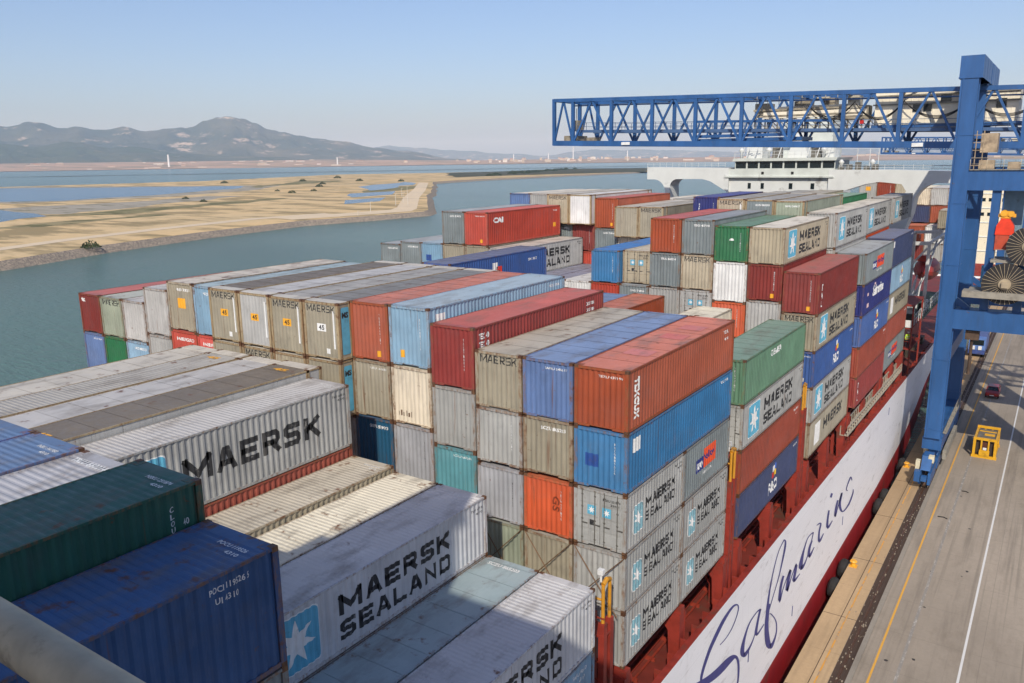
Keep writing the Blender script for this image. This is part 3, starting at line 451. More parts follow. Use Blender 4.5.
# ------------------------------------------------------------------ quay
def concrete(name, a, joint=None, stain=.5, sc=.5):
    t = NT(name)
    v = t.coords(rnd=False)
    n1 = t.noise(t.coords((.25, .08, 1), False), sc, 7, .62); n2 = t.noise(v, 3.5, 8, .7); n3 = t.noise(t.coords((1.6, .12, 1), False), .7, 6, .6)
    col = t.mix(t.ramp(n1, .32, .68), tuple(x * .80 for x in a), tuple(x * 1.14 for x in a))
    col = t.mix(t.ramp(n3, .52, .72, 0, stain), col, tuple(x * .48 for x in a))
    col = t.mix(t.ramp(n2, .42, .75, 0, .35), col, tuple(x * .62 for x in a))
    big = t.noise(t.coords((.9, .35, 1), False), .35, 9, .7)
    col = t.mix(t.ramp(big, .55, .70, 0, stain), col, tuple(x * .60 for x in (a[0], a[1] * .97, a[2] * .92)))
    tyre = t.noise(t.coords((2.6, .03, 1), False), 1.0, 4, .5)
    col = t.mix(t.ramp(tyre, .56, .68, 0, stain * .8), col, tuple(x * .55 for x in a))
    br = t.n('ShaderNodeTexBrick'); br.inputs['Scale'].default_value = 1.0; br.inputs['Brick Width'].default_value = 6.0; br.inputs['Row Height'].default_value = 5.0
    br.inputs['Mortar Size'].default_value = .025; br.offset = 0.0
    br.inputs['Color1'].default_value = (0, 0, 0, 1); br.inputs['Color2'].default_value = (0, 0, 0, 1); br.inputs['Mortar'].default_value = (1, 1, 1, 1)
    t.l(v, br.inputs['Vector'])
    col = t.mix(t.ramp(br.outputs[0], 0, 1, 0, .38), col, tuple(x * .5 for x in a))
    t.l(col, t.b.inputs['Base Color']); t.b.inputs['Roughness'].default_value = .88
    t.b.inputs['Specular IOR Level'].default_value = .25
    t.bump(n2, .25, .01)
    return t.m
CONC = concrete('apron_concrete', (.315, .272, .218), stain=.6)
TANC = concrete('cope_concrete', (.40, .285, .165), stain=.35)
TRENCH = concrete('rail_trench_dirt', (.065, .043, .032))
KERBC = concrete('rail_kerb_concrete', (.27, .245, .205))
QZ = -25.0
Y0q, Y1q = -160, 900
b = MB(); b.box(1.75, Y0q, QZ - 6, 400, Y1q, QZ); quay = b.build('quay_ground', CONC); tag(quay, kind='structure')
b = MB(); b.box(1.72, Y0q, QZ - .9, 4.05, Y1q, QZ + .05)
for yy in range(int(Y0q), int(Y1q), 12): pass
tag(b.build('quay_cope_pavement', TANC), kind='structure')
b = MB()
for yy in range(-100, 300, 10): b.box(1.70, yy, QZ - .86, 4.06, yy + .04, QZ + .056)
b.box(3.0, Y0q, QZ + .052, 3.05, 300, QZ + .057)
tag(b.build('cope_joint_pavement', TRENCH), kind='structure')
tag(MB().box(4.07, Y0q, QZ - .1, 4.95, Y1q, QZ + .006).build('rail_trench_ground', TRENCH), kind='structure')
tag(MB().box(4.97, Y0q, QZ - .1, 5.30, Y1q, QZ + .06).build('rail_kerb', KERBC), kind='structure')
b = MB(); b.box(4.46, Y0q, QZ + .008, 4.53, Y1q, QZ + .07); b.box(4.40, Y0q, QZ + .007, 4.59, Y1q, QZ + .02)
tag(b.build('crane_rail_road', plain((96, 70, 54), .5, metal=.3, name='rail', dirt=.6)), kind='structure')
def worn(name, rgb, keep):
    t = NT(name); c = tuple(x * .8 for x in lin(rgb)); n = t.noise(t.coords((2, .6, 1), False), 2.2, 8, .7)
    t.l(t.mix(t.ramp(n, keep, keep + .12, 0, .85), c, (.2, .185, .165)), t.b.inputs['Base Color']); t.b.inputs['Roughness'].default_value = .8
    return t.m
YL = worn('yellow_marking', (224, 168, 66), .56); WL = worn('white_marking', (225, 225, 222), .60); FL = worn('faded_marking', (180, 175, 165), .38)
b = MB()
for i, (x, w, m) in enumerate(((6.28, .07, 0), (11.1, .075, 1), (7.75, .10, 2), (15.2, .15, 0), (20.4, .15, 1))):
    b.mi = m; b.face([(x - w, Y0q, QZ + .004), (x + w, Y0q, QZ + .004), (x + w - .002 * 300, Y1q, QZ + .004), (x - w - .002 * 300, Y1q, QZ + .004)])
tag(b.build('lane_line_marking', [YL, WL, FL]), kind='structure')
b = MB(); b.face([(3.32, Y0q, QZ + .058), (3.42, Y0q, QZ + .058), (3.42, Y1q, QZ + .058), (3.32, Y1q, QZ + .058)])
tag(b.build('cope_line_marking', worn('cope_marking', (222, 160, 62), .47)), kind='structure')
rnd = random.Random(3); b = MB()
for i in range(9):
    cx, cy_ = rnd.uniform(6.6, 12), rnd.uniform(22, 90); r = rnd.uniform(.06, .16)
    b.face([(cx + r * rnd.uniform(.6, 1.3) * math.cos(a * .7), cy_ + r * rnd.uniform(.7, 1.6) * math.sin(a * .7), QZ + .003) for a in range(9)])
tag(b.build('oil_stain_pavement', plain((62, 58, 54), .6, name='oil')), kind='structure')
rnd = random.Random(5); b = MB()
for i in range(420):
    cx, cy_ = rnd.gauss(4.5, .3), rnd.uniform(18, 130); r = rnd.uniform(.015, .05)
    b.box(cx - r, cy_ - r * 1.5, QZ + .02, cx + r, cy_ + r * 1.5, QZ + .02 + r * 1.4)
o = b.build('trench_litter', plain((150, 138, 120), .8, var=.5, scale=9, name='litter')); tag(o, 'bits of pale litter lying along the dark rail trench', 'litter', kind='stuff')

# ------------------------------------------------------------------ the ship
ship = thing('container_ship', 'large container ship with white hull side, dark script lettering and red deck alongside the quay', 'ship', (0, 0, -28))
SZ = 28.0
def hullw():
    t = NT('hull_white'); v = t.coords(rnd=False); a = lin((243, 243, 244))
    n = t.noise(t.coords((1, .18, 1.2), False), .5, 8, .65); s = t.noise(t.coords((1, 1.4, .10), False), 1.2, 7, .65); f = t.noise(v, 1.4, 6)
    col = t.mix(t.ramp(n, .40, .75, 0, .5), a, tuple(x * .84 for x in a))
    col = t.mix(t.ramp(s, .58, .80, 0, .35), col, (.50, .47, .43))
    col = t.mix(t.ramp(s, .74, .80, 0, .5), col, (.30, .18, .10))
    sx = t.n('ShaderNodeSeparateXYZ'); t.l(v, sx.inputs[0]); cx = t.n('ShaderNodeCombineXYZ'); t.l(sx.outputs[1], cx.inputs[0]); t.l(sx.outputs[2], cx.inputs[1])
    br = t.n('ShaderNodeTexBrick'); br.inputs['Scale'].default_value = 1.0; br.inputs['Brick Width'].default_value = 9.0; br.inputs['Row Height'].default_value = 2.4
    br.inputs['Mortar Size'].default_value = .03
    br.inputs['Color1'].default_value = (0, 0, 0, 1); br.inputs['Color2'].default_value = (.35, .35, .35, 1); br.inputs['Mortar'].default_value = (1, 1, 1, 1)
    t.l(cx.outputs[0], br.inputs['Vector'])
    col = t.mix(t.ramp(br.outputs[0], 0, 1, 0, .16), col, (.48, .47, .47))
    scuff = t.noise(t.coords((1, .25, .9), False), 1.6, 9, .7)
    col = t.mix(t.ramp(scuff, .57, .68, 0, .5), col, (.36, .34, .33))
    t.l(col, t.b.inputs['Base Color']); t.b.inputs['Roughness'].default_value = .42
    t.bump(t.noise(t.coords((1, .35, .35), False), .6, 3), .45, .10)
    return t.m
HULLW = hullw()
HULLR = plain((160, 26, 32), .5, var=.18, scale=.8, name='boot_topping', dirt=.35)
DECKR = plain((120, 46, 36), .7, var=.3, scale=.8, name='red_deck', dirt=.55)
REDP = plain((146, 52, 40), .55, var=.25, scale=1.5, name='red_steel', dirt=.45)
b = MB()
secs = []
YS = [-140, -90, -40, 0, 30, 55, 70, 78, 86, 95, 110, 130, 150, 165]
def beam(y, lev):
    """half set-in of the shell plating from the full beam, by level 0 keel .. 3 rail"""
    if y < 60: return 0.0
    t = (y - 60) / 105.0
    return (9.5 * t ** 1.3, 6.5 * t ** 1.4, 3.2 * t ** 1.6, .35 * t)[lev]
for y in YS:
    zt = -14.66 - .020 * max(0, min(y, 110))
    zs = (-40, -24.08, -20.0, zt)
    secs.append([(.80 - beam(y, l), y, z + SZ) for l, z in enumerate(zs)])
def lerp3(p, q, t): return tuple(a + (c - a) * t for a, c in zip(p, q))
for s0, s1 in zip(secs, secs[1:]):
    b.mi = 1; b.face([s0[0], s1[0], s1[1], s0[1]])
    b.mi = 0
    b.face([s0[1], s1[1], s1[2], s0[2]]); b.face([s0[2], s1[2], s1[3], s0[3]])
    mir = lambda p: (-40.5 - (p[0] - .0), p[1], p[2])
    b.mi = 1; b.face([mir(s0[0]), mir(s0[1]), mir(s1[1]), mir(s1[0])])
    b.mi = 0; b.face([mir(s0[1]), mir(s0[3]), mir(s1[3]), mir(s1[1])])
for s in (secs[0], secs[-1]):
    b.mi = 0; b.face(s + [(-40.5 - p[0], p[1], p[2]) for p in s[::-1]])
hull = b.build('hull', [HULLW, HULLR], ship)
# bulwark top, deck, coaming, hatch covers
b = MB()
for s0, s1 in zip(secs, secs[1:]):
    p, q = Vector(s0[3]), Vector(s1[3])
    b.face([p, q, q + Vector((-.35, 0, 0)), p + Vector((-.35, 0, 0))])
    b.face([p + Vector((-.35, 0, 0)), q + Vector((-.35, 0, 0)), q + Vector((-.35, 0, -2.2)), p + Vector((-.35, 0, -2.2))])
for i in range(-40, 100):
    yy = i * 1.5; zt = -14.66 - .020 * max(0, min(yy, 110)) + SZ
    b.box(.10, yy, zt - 2.0, .44, yy + .06, zt - .02)
b.build('bulwark', REDP, ship)
MB().box(-40.9, -120, -17.6 + SZ, .40, 160, -16.6 + SZ).build('deck', DECKR, ship)
b = MB(); b.box(-36.6, -60, -16.6 + SZ, -3.4, 84, -13.5 + SZ)
for i in range(-34, 56):
    yy = i * 1.5; b.box(-3.4, yy, -16.5 + SZ, -3.05, yy + .08, -13.7 + SZ)
b.box(-3.4, -60, -14.9 + SZ, -2.95, 84, -14.75 + SZ)
for i in range(-10, 14): b.box(-3.0, i * 6.1 + .5, -16.6 + SZ, -2.3, i * 6.1 + 1.9, -15.6 + SZ)
b.build('hatch_coaming', DECKR, ship)
for y0 in (-29.55, -15.1, 0, 14.3, 28.8, 42.05, 56.3):
    MB().box(-38.0, y0 + .1, -13.5 + SZ, -2.7, y0 + 12.1, -13.12 + SZ).build('hatch_cover', DECKR, ship)
# outboard container stools
for y0 in (-29.55, -15.1, 0, 14.3, 28.8, 42.05, 56.3):
    for d in (.15, 6.1, 12.05):
        b = MB()
        b.prism([(-.35, -16.6 + SZ), (.14, -16.6 + SZ), (.14, -13.45 + SZ), (-.85, -13.45 + SZ), (-.85, -13.9 + SZ), (-.45, -14.4 + SZ)], y0 + d - .32, y0 + d + .32)
        b.box(-2.75, y0 + d - .2, -13.45 + SZ, .17, y0 + d + .2, -13.12 + SZ)
        b.box(.145, y0 + d - .36, -16.6 + SZ, .17, y0 + d - .28, -13.5 + SZ); b.box(.145, y0 + d + .28, -16.6 + SZ, .17, y0 + d + .36, -13.5 + SZ)
        b.build('container_stool', REDP, ship)
# deck clutter: pipes and hand rails along the passage
b = MB()
for (x, z, r) in ((-2.0, -16.35, .09), (-1.7, -16.38, .07), (-1.35, -16.4, .06), (-2.7, -14.3, .08)):
    b.tube([(x, -60, z + SZ), (x, 84, z + SZ)], r, 6)
for i in range(-30, 42): b.box(-2.2, i * 2.0, -16.6 + SZ, -1.2, i * 2.0 + .12, -16.42 + SZ)
b.build('deck_pipe', plain((150, 58, 42), .5, name='pipe', dirt=.4), ship)
# lettering on the shell
for grp in ((0, 1), (2, 3), (4, 5, 6), (7,), (8, 9), (10,), (11, 12), (13, 14)):
    b = MB()
    for i in grp:
        st_ = SCRIPT[i]
        Lp = [(.80 + .012 + .001 * i, r[0], r[1] + SZ) for r in st_]; Rp = [(.80 + .012 + .001 * i, r[2], r[3] + SZ) for r in st_]
        b.ribbon(Lp, Rp)
    b.build('hull_letter', plain((62, 68, 140), .5, name='script_blue', dirt=.1), ship)
for (y, z) in ((24.6, -22.9), (58, -17.5), (15, -21), (39.3, -22.0)): MB().box(.80, y, z + SZ, .825, y + .10, z + .75 + SZ).build('draught_mark', NAVY, ship)
# lashing bridges between the bays
LB = [(-16.25, -7.6), (-1.45, -8.1), (13.25, -7.2), (27.65, -7.0), (41.5, -6.6), (55.25, -6.3)]
for i, (yc, zt) in enumerate(LB):
    br = node('lashing_bridge', ship, (0, yc, SZ))
    b = MB()
    for x in (-.10, -.85, -2.6): b.box(x - .13, -.42, -16.6, x + .13, -.14, zt - 1.9); b.box(x - .13, .14, -16.6, x + .13, .42, zt - 1.9)
    for x in [-2.52 * k - 2.5 for k in range(2, 16)]: b.box(x - .12, -.3, -16.6, x + .12, .3, -10.6)
    for z in (-13.4, -10.6): b.box(-38, -.45, z, .02, .45, z + .1)
    b.bar((-.1, -.3, -13.3), (-2.6, -.3, -10.6), .14); b.bar((-.1, -.3, -16.4), (-2.6, -.3, -13.4), .14)
    for z in (-12.6, -11.8, -9.8): b.box(-2.7, -.38, z, -.0, -.34, z + .06)
    b.build('frame', REDP, br)
    b = MB()
    for s in (-.28, .28): b.tube([(-.10, s, zt - 1.95), (-.10, s, zt - .25)], .075, 8)
    b.tube([(-.10, -.28, zt - .22), (-.10, .0, zt - .10), (-.10, .28, zt - .22)], .10, 8)
    for s in (-.28, .28): b.tube([(-.85, s, zt - 2.2), (-.85, s, zt - .9)], .06, 6)
    b.tube([(-.10, -.28, zt - .9), (-.85, -.28, zt - .9), (-2.6, -.28, zt - 1.1)], .05, 6)
    b.build('grab_rail', plain((206, 146, 40), .55, name='rail_yellow', dirt=.5), br)
    b = MB(); b.tube([(-.35, 0, zt - .3), (-.35, 0, zt + .05)], .05, 6); b.box(-.47, -.10, zt + .03, -.23, .10, zt + .25)
    b.build('floodlight', WHITE, br)
# crossed lashing rods in front of the low ends of bay B
b = MB()
for k in range(0, 4):
    x0 = -2.52 * k
    b.tube([(x0 - .05, -.05, -7.95 + SZ), (x0 - 2.35, -.5, -10.4 + SZ)], .025, 5); b.tube([(x0 - 2.38, -.05, -7.95 + SZ), (x0 - .1, -.5, -10.4 + SZ)], .025, 5)
b.build('lashing_rod', plain((120, 92, 66), .5, metal=.4, name='rod', dirt=.5), ship)
# stowed accommodation ladder beside the passage
b = MB()
y0, y1, z = 40.5, 66.5, -14.6 + SZ
for x in (-.15, .42):
    for dz in (0, .75): b.bar((x, y0, z + dz), (x, y1, z + dz - .25), .09)
n = 30
for i in range(n + 1):
    t = i / n; yy = y0 + (y1 - y0) * t; dz = -.25 * t
    for x in (-.15, .42): b.bar((x, yy, z + dz), (x, yy, z + .75 + dz), .06)
    b.box(-.15, yy, z + dz - .03, .42, yy + .42, z + dz + .03)
b.build('accommodation_ladder', plain((178, 172, 156), .6, name='ladder', dirt=.5), ship)

# superstructure
SUP = node('superstructure', ship, (0, 91, SZ))
SW = plain((222, 226, 224), .5, var=.06, scale=.6, name='ship_white', dirt=.12)
SG = plain((212, 219, 213), .5, var=.10, scale=.6, name='pale_green_white', dirt=.1)
GLASS = plain((30, 40, 44), .12, var=.3, name='dark_glass')
b = MB()
b.box(-28.4, 0.12, -28, -14.3, 14, 5.2); b.box(-34, 6, -28, -8.5, 14, -1.0)
b.build('house', SW, SUP)
b = MB()
b.prism([(-28.6, 5.2), (-13.7, 5.2), (-13.5, 6.35), (-28.4, 6.35)], -.2, 9)
b.box(-28.9, -.45, 5.14, -13.6, 10, 5.34)
b.prism([(-27.9, 7.45), (-13.4, 7.45), (-13.2, 7.85), (-27.7, 7.85)], -.5, 9)
b.build('bridge', SG, SUP)
MB().box(-27.6, .02, 6.35, -13.6, 8.6, 7.45).build('bridge_core', GLASS, SUP)
for i in range(8):
    x0 = -27.55 + i * 1.75
    f = MB()
    for (u0, w0, u1, w1) in ((0, 6.36, .11, 7.44), (1.64, 6.36, 1.75, 7.44), (.11, 6.36, 1.64, 6.42), (.11, 7.40, 1.64, 7.44)):
        f.box(x0 + u0, -.16, w0, x0 + u1, .0, w1)
    fo = f.build('window_frame', SG, SUP)
    MB().box(x0 + .11, -.06, 6.42, x0 + 1.64, -.02, 7.40).build('window_pane', GLASS, SUP)
for (x, w) in ((-25.6, .45), (-23.7, .45), (-19.7, .5), (-16.7, .5)):
    MB().box(x, .07, 3.55, x + w, .12, 4.35).build('porthole', GLASS, SUP)
for x in (-23.6, -19.4): MB().box(x, -.26, 5.6, x + .35, -.2, 5.95).build('floodlight', DARK, SUP)
def arcp(cx, cz, r, a0, a1, n=8):
    return [(cx + r * math.cos(math.radians(a0 + (a1 - a0) * i / n)), cz + r * math.sin(math.radians(a0 + (a1 - a0) * i / n))) for i in range(n + 1)]
wl = [(-41.4, 6.7), (-41.4, 4.85), (-40.3, 4.85)] + arcp(-40.3, 2.9, 1.95, 90, 0, 8) + [(-38.25, 1.5), (-38.1, -17), (-37.3, -17), (-37.5, 1.5), (-37.55, 3.4)] + arcp(-36.4, 3.7, 1.2, 175, 92, 7) + [(-32.4, 4.9), (-31.2, 4.6), (-29.9, 3.85), (-28.4, 2.95), (-28.4, 6.5)]
MB().prism(wl, -.3, 3.2).build('bridge_wing', SW, SUP)
wr = [(-14.3, 6.2), (-14.3, 2.9), (-12.1, 3.4), (-9.4, 4.3), (-7.8, 4.6), (-5.0, 4.3), (-4.4, 3.4), (-6.0, -.4), (-6.15, -1.4), (-6.15, -17), (-4.2, -17), (-4.2, -1.6), (-3.6, .3)] + arcp(-.4, 1.4, 3.1, 160, 95, 8) + [(.75, 4.45), (.75, 5.95), (-6, 6.15)]
MB().prism(wr, -.3, 3.2).build('bridge_wing', SW, SUP)
b = MB()
for (xa, xb, zz, z2) in ((-41.4, -29, 6.7, 6.55), (-13, .8, 6.2, 5.95)):
    n = 12
    for i in range(n + 1):
        x = xa + (xb - xa) * i / n; b.tube([(x, -.2, zz), (x, -.2, zz + .65)], .03, 5)
    for h in (.35, .65): b.tube([(xa, -.2, zz + h), (xb, -.2, z2 + h)], .025, 5)
for i in range(16):
    x = -27.6 + i * .95; b.tube([(x, -.3, 7.85), (x, -.3, 8.8)], .03, 5)
for h in (.5, .95): b.tube([(-27.6, -.3, 7.85 + h), (-13.4, -.3, 7.85 + h)], .025, 5)
b.build('handrail', SW, SUP)
b = MB(); b.prism([(-21, 7.85), (-18.0, 7.85), (-18.7, 10.4), (-20.3, 10.4)], 3, 5); b.box(-20.1, 3.5, 10.4, -18.9, 4.5, 17); b.box(-22, 3.48, 13, -17, 3.7, 13.2); b.build('mast', SW, SUP)
MB().box(-26.6, 2, 7.85, -24.3, 5, 9.5).box(-25.9, 3, 9.5, -25.1, 4, 11).build('radar_house', SW, SUP)
MB().box(-15.9, 2, 7.85, -14.3, 5, 9.4).build('radar_house', SW, SUP)
for x in (-27, -23.2, -22.1, -17, -14.2, -11.2, -9.6, -8.5): MB().tube([(x, 2, 6.2), (x, 2, 10.2)], .05, 5).build('antenna', SW, SUP)
for (x, r) in ((-27.0, .45), (-23.0, .55), (-15.4, .5), (-13.0, .4), (-9.0, .4)):
    MB().tube([(x, .9, 7.8 if x < -13.5 else 6.0), (x, .9, 8.7 if x < -13.5 else 6.9), (x, .9, 9.0 if x < -13.5 else 7.2), (x, .9, 9.35 if x < -13.5 else 7.55)], [.15, .2, r, .1], 10).build('radome', SW, SUP, smooth=True)
for x in (-26.2, -25.0, -21.6, -17.6, -16.3, -14.8): MB().bar((x, .6, 7.85), (x + .5, .9, 9.9), .12).bar((x - .3, .6, 9.5), (x + 1.0, .8, 9.6), .08).build('antenna', SW, SUP)
EQ = plain((110, 108, 100), .6, name='equipment', dirt=.4)
for i in range(5): MB().box(-13.2 + i * 1.1, -.1, 6.1, -12.5 + i * 1.1, .5, 6.1 + .5 + .3 * (i % 3)).build('deck_locker', EQ, SUP)
for (x0, x1, z1) in ((-22.6, -21.4, 9.3), (-17.2, -15.9, 9.5)): MB().box(x0, 1.2, 7.85, x1, 2.3, z1).build('deck_locker', EQ, SUP)
MB().box(-23, 8, 5, -16, 14, 15).build('funnel', SG, SUP)

# ladder tower, davit frame on the quay side of the house
b = MB()
for (x, y) in ((-1.7, 69.4), (.66, 69.4), (-1.7, 76), (.66, 76)): b.bar((x, y, -16.6 + SZ), (x, y, -8.1 + SZ), .17)
for z in (-8.2, -10.75, -13.1): b.box(-1.8, 69.3, z + SZ, .75, 76.2, z + .14 + SZ)
for z in (-12.2, -11.9): b.box(-1.75, 69.34, z + SZ, .72, 69.39, z + .05 + SZ); b.box(.68, 69.34, z + SZ, .73, 76, z + .05 + SZ)
b.bar((-1.6, 72, -13 + SZ), (-1.6, 76, -10.8 + SZ), .3, .1)
b.build('deck_platform', REDP, ship)
MB().box(-.25, 69.2, -10.55 + SZ, .62, 69.28, -9.75 + SZ).build('sign_board', WHITE, ship)
MB().box(-1.5, 70.6, -10.6 + SZ, -.5, 71.6, -9.2 + SZ).box(-.3, 71.5, -10.6 + SZ, .4, 72.1, -9.5 + SZ).build('deck_locker', plain((66, 74, 72), .6, name='locker_dark'), ship)
DVM = plain((205, 206, 204), .5, name='davit', dirt=.35)
for y in (77.5, 94.5):
    b = MB()
    b.bar((-3.4, y, -11 + SZ), (-3.4, y, -2.2 + SZ), .4); b.bar((-3.4, y, -2.2 + SZ), (.7, y, -2.0 + SZ), .4); b.bar((.6, y, -2.0 + SZ), (.6, y, -9.6 + SZ), .34)
    b.bar((-3.4, y, -7.6 + SZ), (.4, y, -2.6 + SZ), .24); b.build('davit', DVM, ship)
b = MB(); b.bar((.6, 77.5, -2.0 + SZ), (.6, 94.5, -2.0 + SZ), .26); b.bar((-3.4, 77.5, -2.2 + SZ), (-3.4, 94.5, -2.2 + SZ), .26); b.bar((.6, 77.5, -6.0 + SZ), (.6, 84, -2.2 + SZ), .2); b.build('davit_beam', DVM, ship)
b = MB()
for i in range(16):
    yy = 71 + i * 1.6; b.tube([(.62, yy, -10.6 + SZ), (.62, yy, -9.4 + SZ)], .05, 5)
for h in (-10.0, -9.4): b.tube([(.62, 70.8, h + SZ), (.62, 96, h + SZ)], .045, 5)
b.build('handrail', DVM, ship)
b = MB(); b.tube([(-.9, 70.4, -10 + SZ), (-.9, 70.4, -5.4 + SZ)], .18, 8); b.build('vent_pipe', DVM, ship)
MB().box(-5, 76.5, -11 + SZ, .7, 98, -10.7 + SZ).build('boat_deck', plain((64, 92, 80), .7, name='green_deck', dirt=.5), ship)
for (x, y, w, h, m) in ((-1.6, 78.2, 1.1, 1.5, WHITE), (-.3, 80.2, .7, 1.1, DARK), (-1.9, 81.5, .9, 1.9, DVM), (-.2, 82.2, .6, 1.3, WHITE), (-2.6, 79.5, .8, 2.2, plain((80, 110, 100), .6, name='locker_green'))):
    MB().box(x, y, -10.7 + SZ, x + w, y + w * 1.1, -10.7 + h + SZ).build('deck_locker', m, ship)
for i in range(6): MB().tube([(-1.9 + .5 * (i % 3), 77 + i * 1.2, -10.7 + SZ), (-1.2 + .4 * (i % 4), 78 + i * 1.4, -6.2 - .4 * (i % 3) + SZ)], .09, 6).build('deck_stay', DVM, ship)
for k in range(5): MB().box(-3.0 + .2 * k, 71.5 + 4.6 * k, -16.6 + SZ, -1.4 + .2 * k, 73.2 + 4.6 * k, -14.9 - .2 * k + SZ).build('winch', plain((70, 62, 54), .6, var=.4, name='winch', dirt=.5), ship)
b = MB(); b.box(-5, 76.5, -16.6 + SZ, -2.2, 98, -11.02 + SZ); b.build('deck_house', plain((150, 64, 52), .6, name='red_house', dirt=.4), ship)
# orange lifeboat hanging in the davits
lb = MB(); n = 14; rings = []
for i in range(n + 1):
    t = i / n; w = max(.06, math.sin(math.pi * min(max(t, .0), 1)) ** .55); ring = []
    for k in range(12):
        a = 2 * math.pi * k / 12
        ring.append((1.35 * w * math.cos(a), -3.6 + 7.2 * t, (1.15 if math.sin(a) < 0 else 1.35) * w * math.sin(a) + (.5 * abs(t - .5) ** 2)))
    rings.append(ring)
for r0, r1 in zip(rings, rings[1:]):
    for k in range(12): lb.face([r0[k], r1[k], r1[(k + 1) % 12], r0[(k + 1) % 12]])
lboat = thing('lifeboat', 'dark red covered lifeboat hanging in white davits beside the bridge house', 'lifeboat', (-.75, 88.5, -6.4))
lboat.scale = (1.1, 1.25, 1.2)
lb.build('hull', plain((176, 52, 42), .45, name='lifeboat_red', dirt=.2), lboat, smooth=True)
MB().box(-.6, -2.9, 1.15, .6, -1.7, 1.75).build('cabin', plain((190, 62, 46), .45, name='lifeboat_cabin'), lboat)
MB().tube([(1.36, -2.6, 0.05), (1.45, 0, 0.0), (1.36, 2.6, .05)], .07, 6).build('fender_strip', plain((210, 190, 170), .6), lboat)
# ------------------------------------------------------------------ lettering
LET = {
 'M': [[(0, 0), (0, 1)], [(0, 1), (.5, .22), (1, 1)], [(1, 1), (1, 0)]],
 'A': [[(0, 0), (.4, 1), (.6, 1), (1, 0)], [(.2, .28), (.8, .28)]],
 'E': [[(1, 1), (0, 1), (0, 0), (1, 0)], [(0, .5), (.88, .5)]],
 'R': [[(0, 0), (0, 1), (.86, 1), (1, .87), (1, .6), (.86, .47), (0, .47)], [(.52, .47), (1, 0)]],
 'S': [[(1, 1), (.14, 1), (0, .87), (0, .62), (.14, .5), (.86, .5), (1, .38), (1, .13), (.86, 0), (0, 0)]],
 'K': [[(0, 0), (0, 1)], [(1, 1), (.08, .42)], [(.34, .58), (1, 0)]],
 'L': [[(0, 1), (0, 0), (1, 0)]],
 'N': [[(0, 0), (0, 1), (1, 0), (1, 1)]],
 'D': [[(0, 0), (0, 1), (.82, 1), (1, .84), (1, .16), (.82, 0), (0, 0)]],
 'T': [[(0, 1), (1, 1)], [(.5, 1), (.5, 0)]],
 'X': [[(0, 0), (1, 1)], [(0, 1), (1, 0)]],
 'C': [[(1, 1), (.14, 1), (0, .87), (0, .13), (.14, 0), (1, 0)]],
 'U': [[(0, 1), (0, .13), (.14, 0), (.86, 0), (1, .13), (1, 1)]],
}
def stroke(pts, w):
    P = [Vector((p[0], p[1])) for p in pts]; n = len(P); L = []; R = []
    for i in range(n):
        a = (P[i] - P[i - 1]).normalized() if i else None
        b = (P[i + 1] - P[i]).normalized() if i < n - 1 else None
        if a is None: d = b
        elif b is None: d = a
        else:
            d = (a + b)
            d = a if d.length < 1e-4 else d.normalized()
        nn = Vector((-d.y, d.x)); k = 1.0
        if a is not None and b is not None: k = min(1 / max(nn.dot(Vector((-a.y, a.x))), 0.35), 1.9)
        q = P[i].copy()
        if a is None: q -= b * w / 2 * 0.98
        if b is None: q += a * w / 2 * 0.98
        L.append(q + nn * w / 2 * k); R.append(q - nn * w / 2 * k)
    return L, R

def block_text(bm, s, u0, v0, u1, h, st):
    """heavy angular lettering fitted into a rectangle of the wall"""
    wd = [1.32 if ch == 'M' else 1.0 for ch in s]; unit = (u1 - u0) / sum(wd)
    for i, ch in enumerate(s):
        cw = unit * (wd[i] - .20); ub = u0 + unit * sum(wd[:i])
        for pl in LET[ch]:
            L, R = stroke([(ub + st / 2 + p[0] * (cw - st), v0 + st / 2 + p[1] * (h - st)) for p in pl], st)
            for j in range(len(L) - 1):
                vs_ = [bm.verts.new((q.x, q.y, 0)) for q in (L[j], L[j + 1], R[j + 1], R[j])]
                try: bm.faces.new(vs_)
                except ValueError: pass

_tc = {}
def font_verts(s, bold=0.0):
    key = (s, bold)
    if key in _tc: return _tc[key]
    cu = bpy.data.curves.new('lettering', 'FONT'); cu.body = s; cu.size = 1.0; cu.offset = bold
    cu.resolution_u = 2
    o = bpy.data.objects.new('lettering', cu); COL.objects.link(o)
    dg = bpy.context.evaluated_depsgraph_get(); dg.update()
    me = bpy.data.meshes.new_from_object(o.evaluated_get(dg))
    vs_ = [tuple(v.co[:2]) for v in me.vertices]; fs = [tuple(p.vertices) for p in me.polygons]
    bpy.data.objects.remove(o); bpy.data.curves.remove(cu); bpy.data.meshes.remove(me)
    if not vs_: vs_ = [(0, 0), (1, 0), (1, 1)]; fs = [(0, 1, 2)]
    x0 = min(v[0] for v in vs_); x1 = max(v[0] for v in vs_); y0 = min(v[1] for v in vs_); y1 = max(v[1] for v in vs_)
    vs_ = [((v[0] - x0) / (x1 - x0), (v[1] - y0) / (y1 - y0)) for v in vs_]
    _tc[key] = (vs_, fs, (x1 - x0) / (y1 - y0))
    return _tc[key]

def font_text(bm, s, u0, v0, w, h, bold=0.02, stacked=False, rot=False):
    if stacked:
        n = len(s); hh = h / n
        for i, ch in enumerate(s):
            if ch != ' ': font_text(bm, ch, u0, v0 + h - (i + 1) * hh + hh * 0.1, w, hh * 0.8, bold)
        return
    vs_, fs, asp = font_verts(s, bold)
    bv = [bm.verts.new((u0 + (v[1] if rot else v[0]) * w, v0 + ((1 - v[0]) if rot else v[1]) * h, 0)) for v in vs_]
    for f in fs:
        try: bm.faces.new([bv[i] for i in f])
        except ValueError: pass

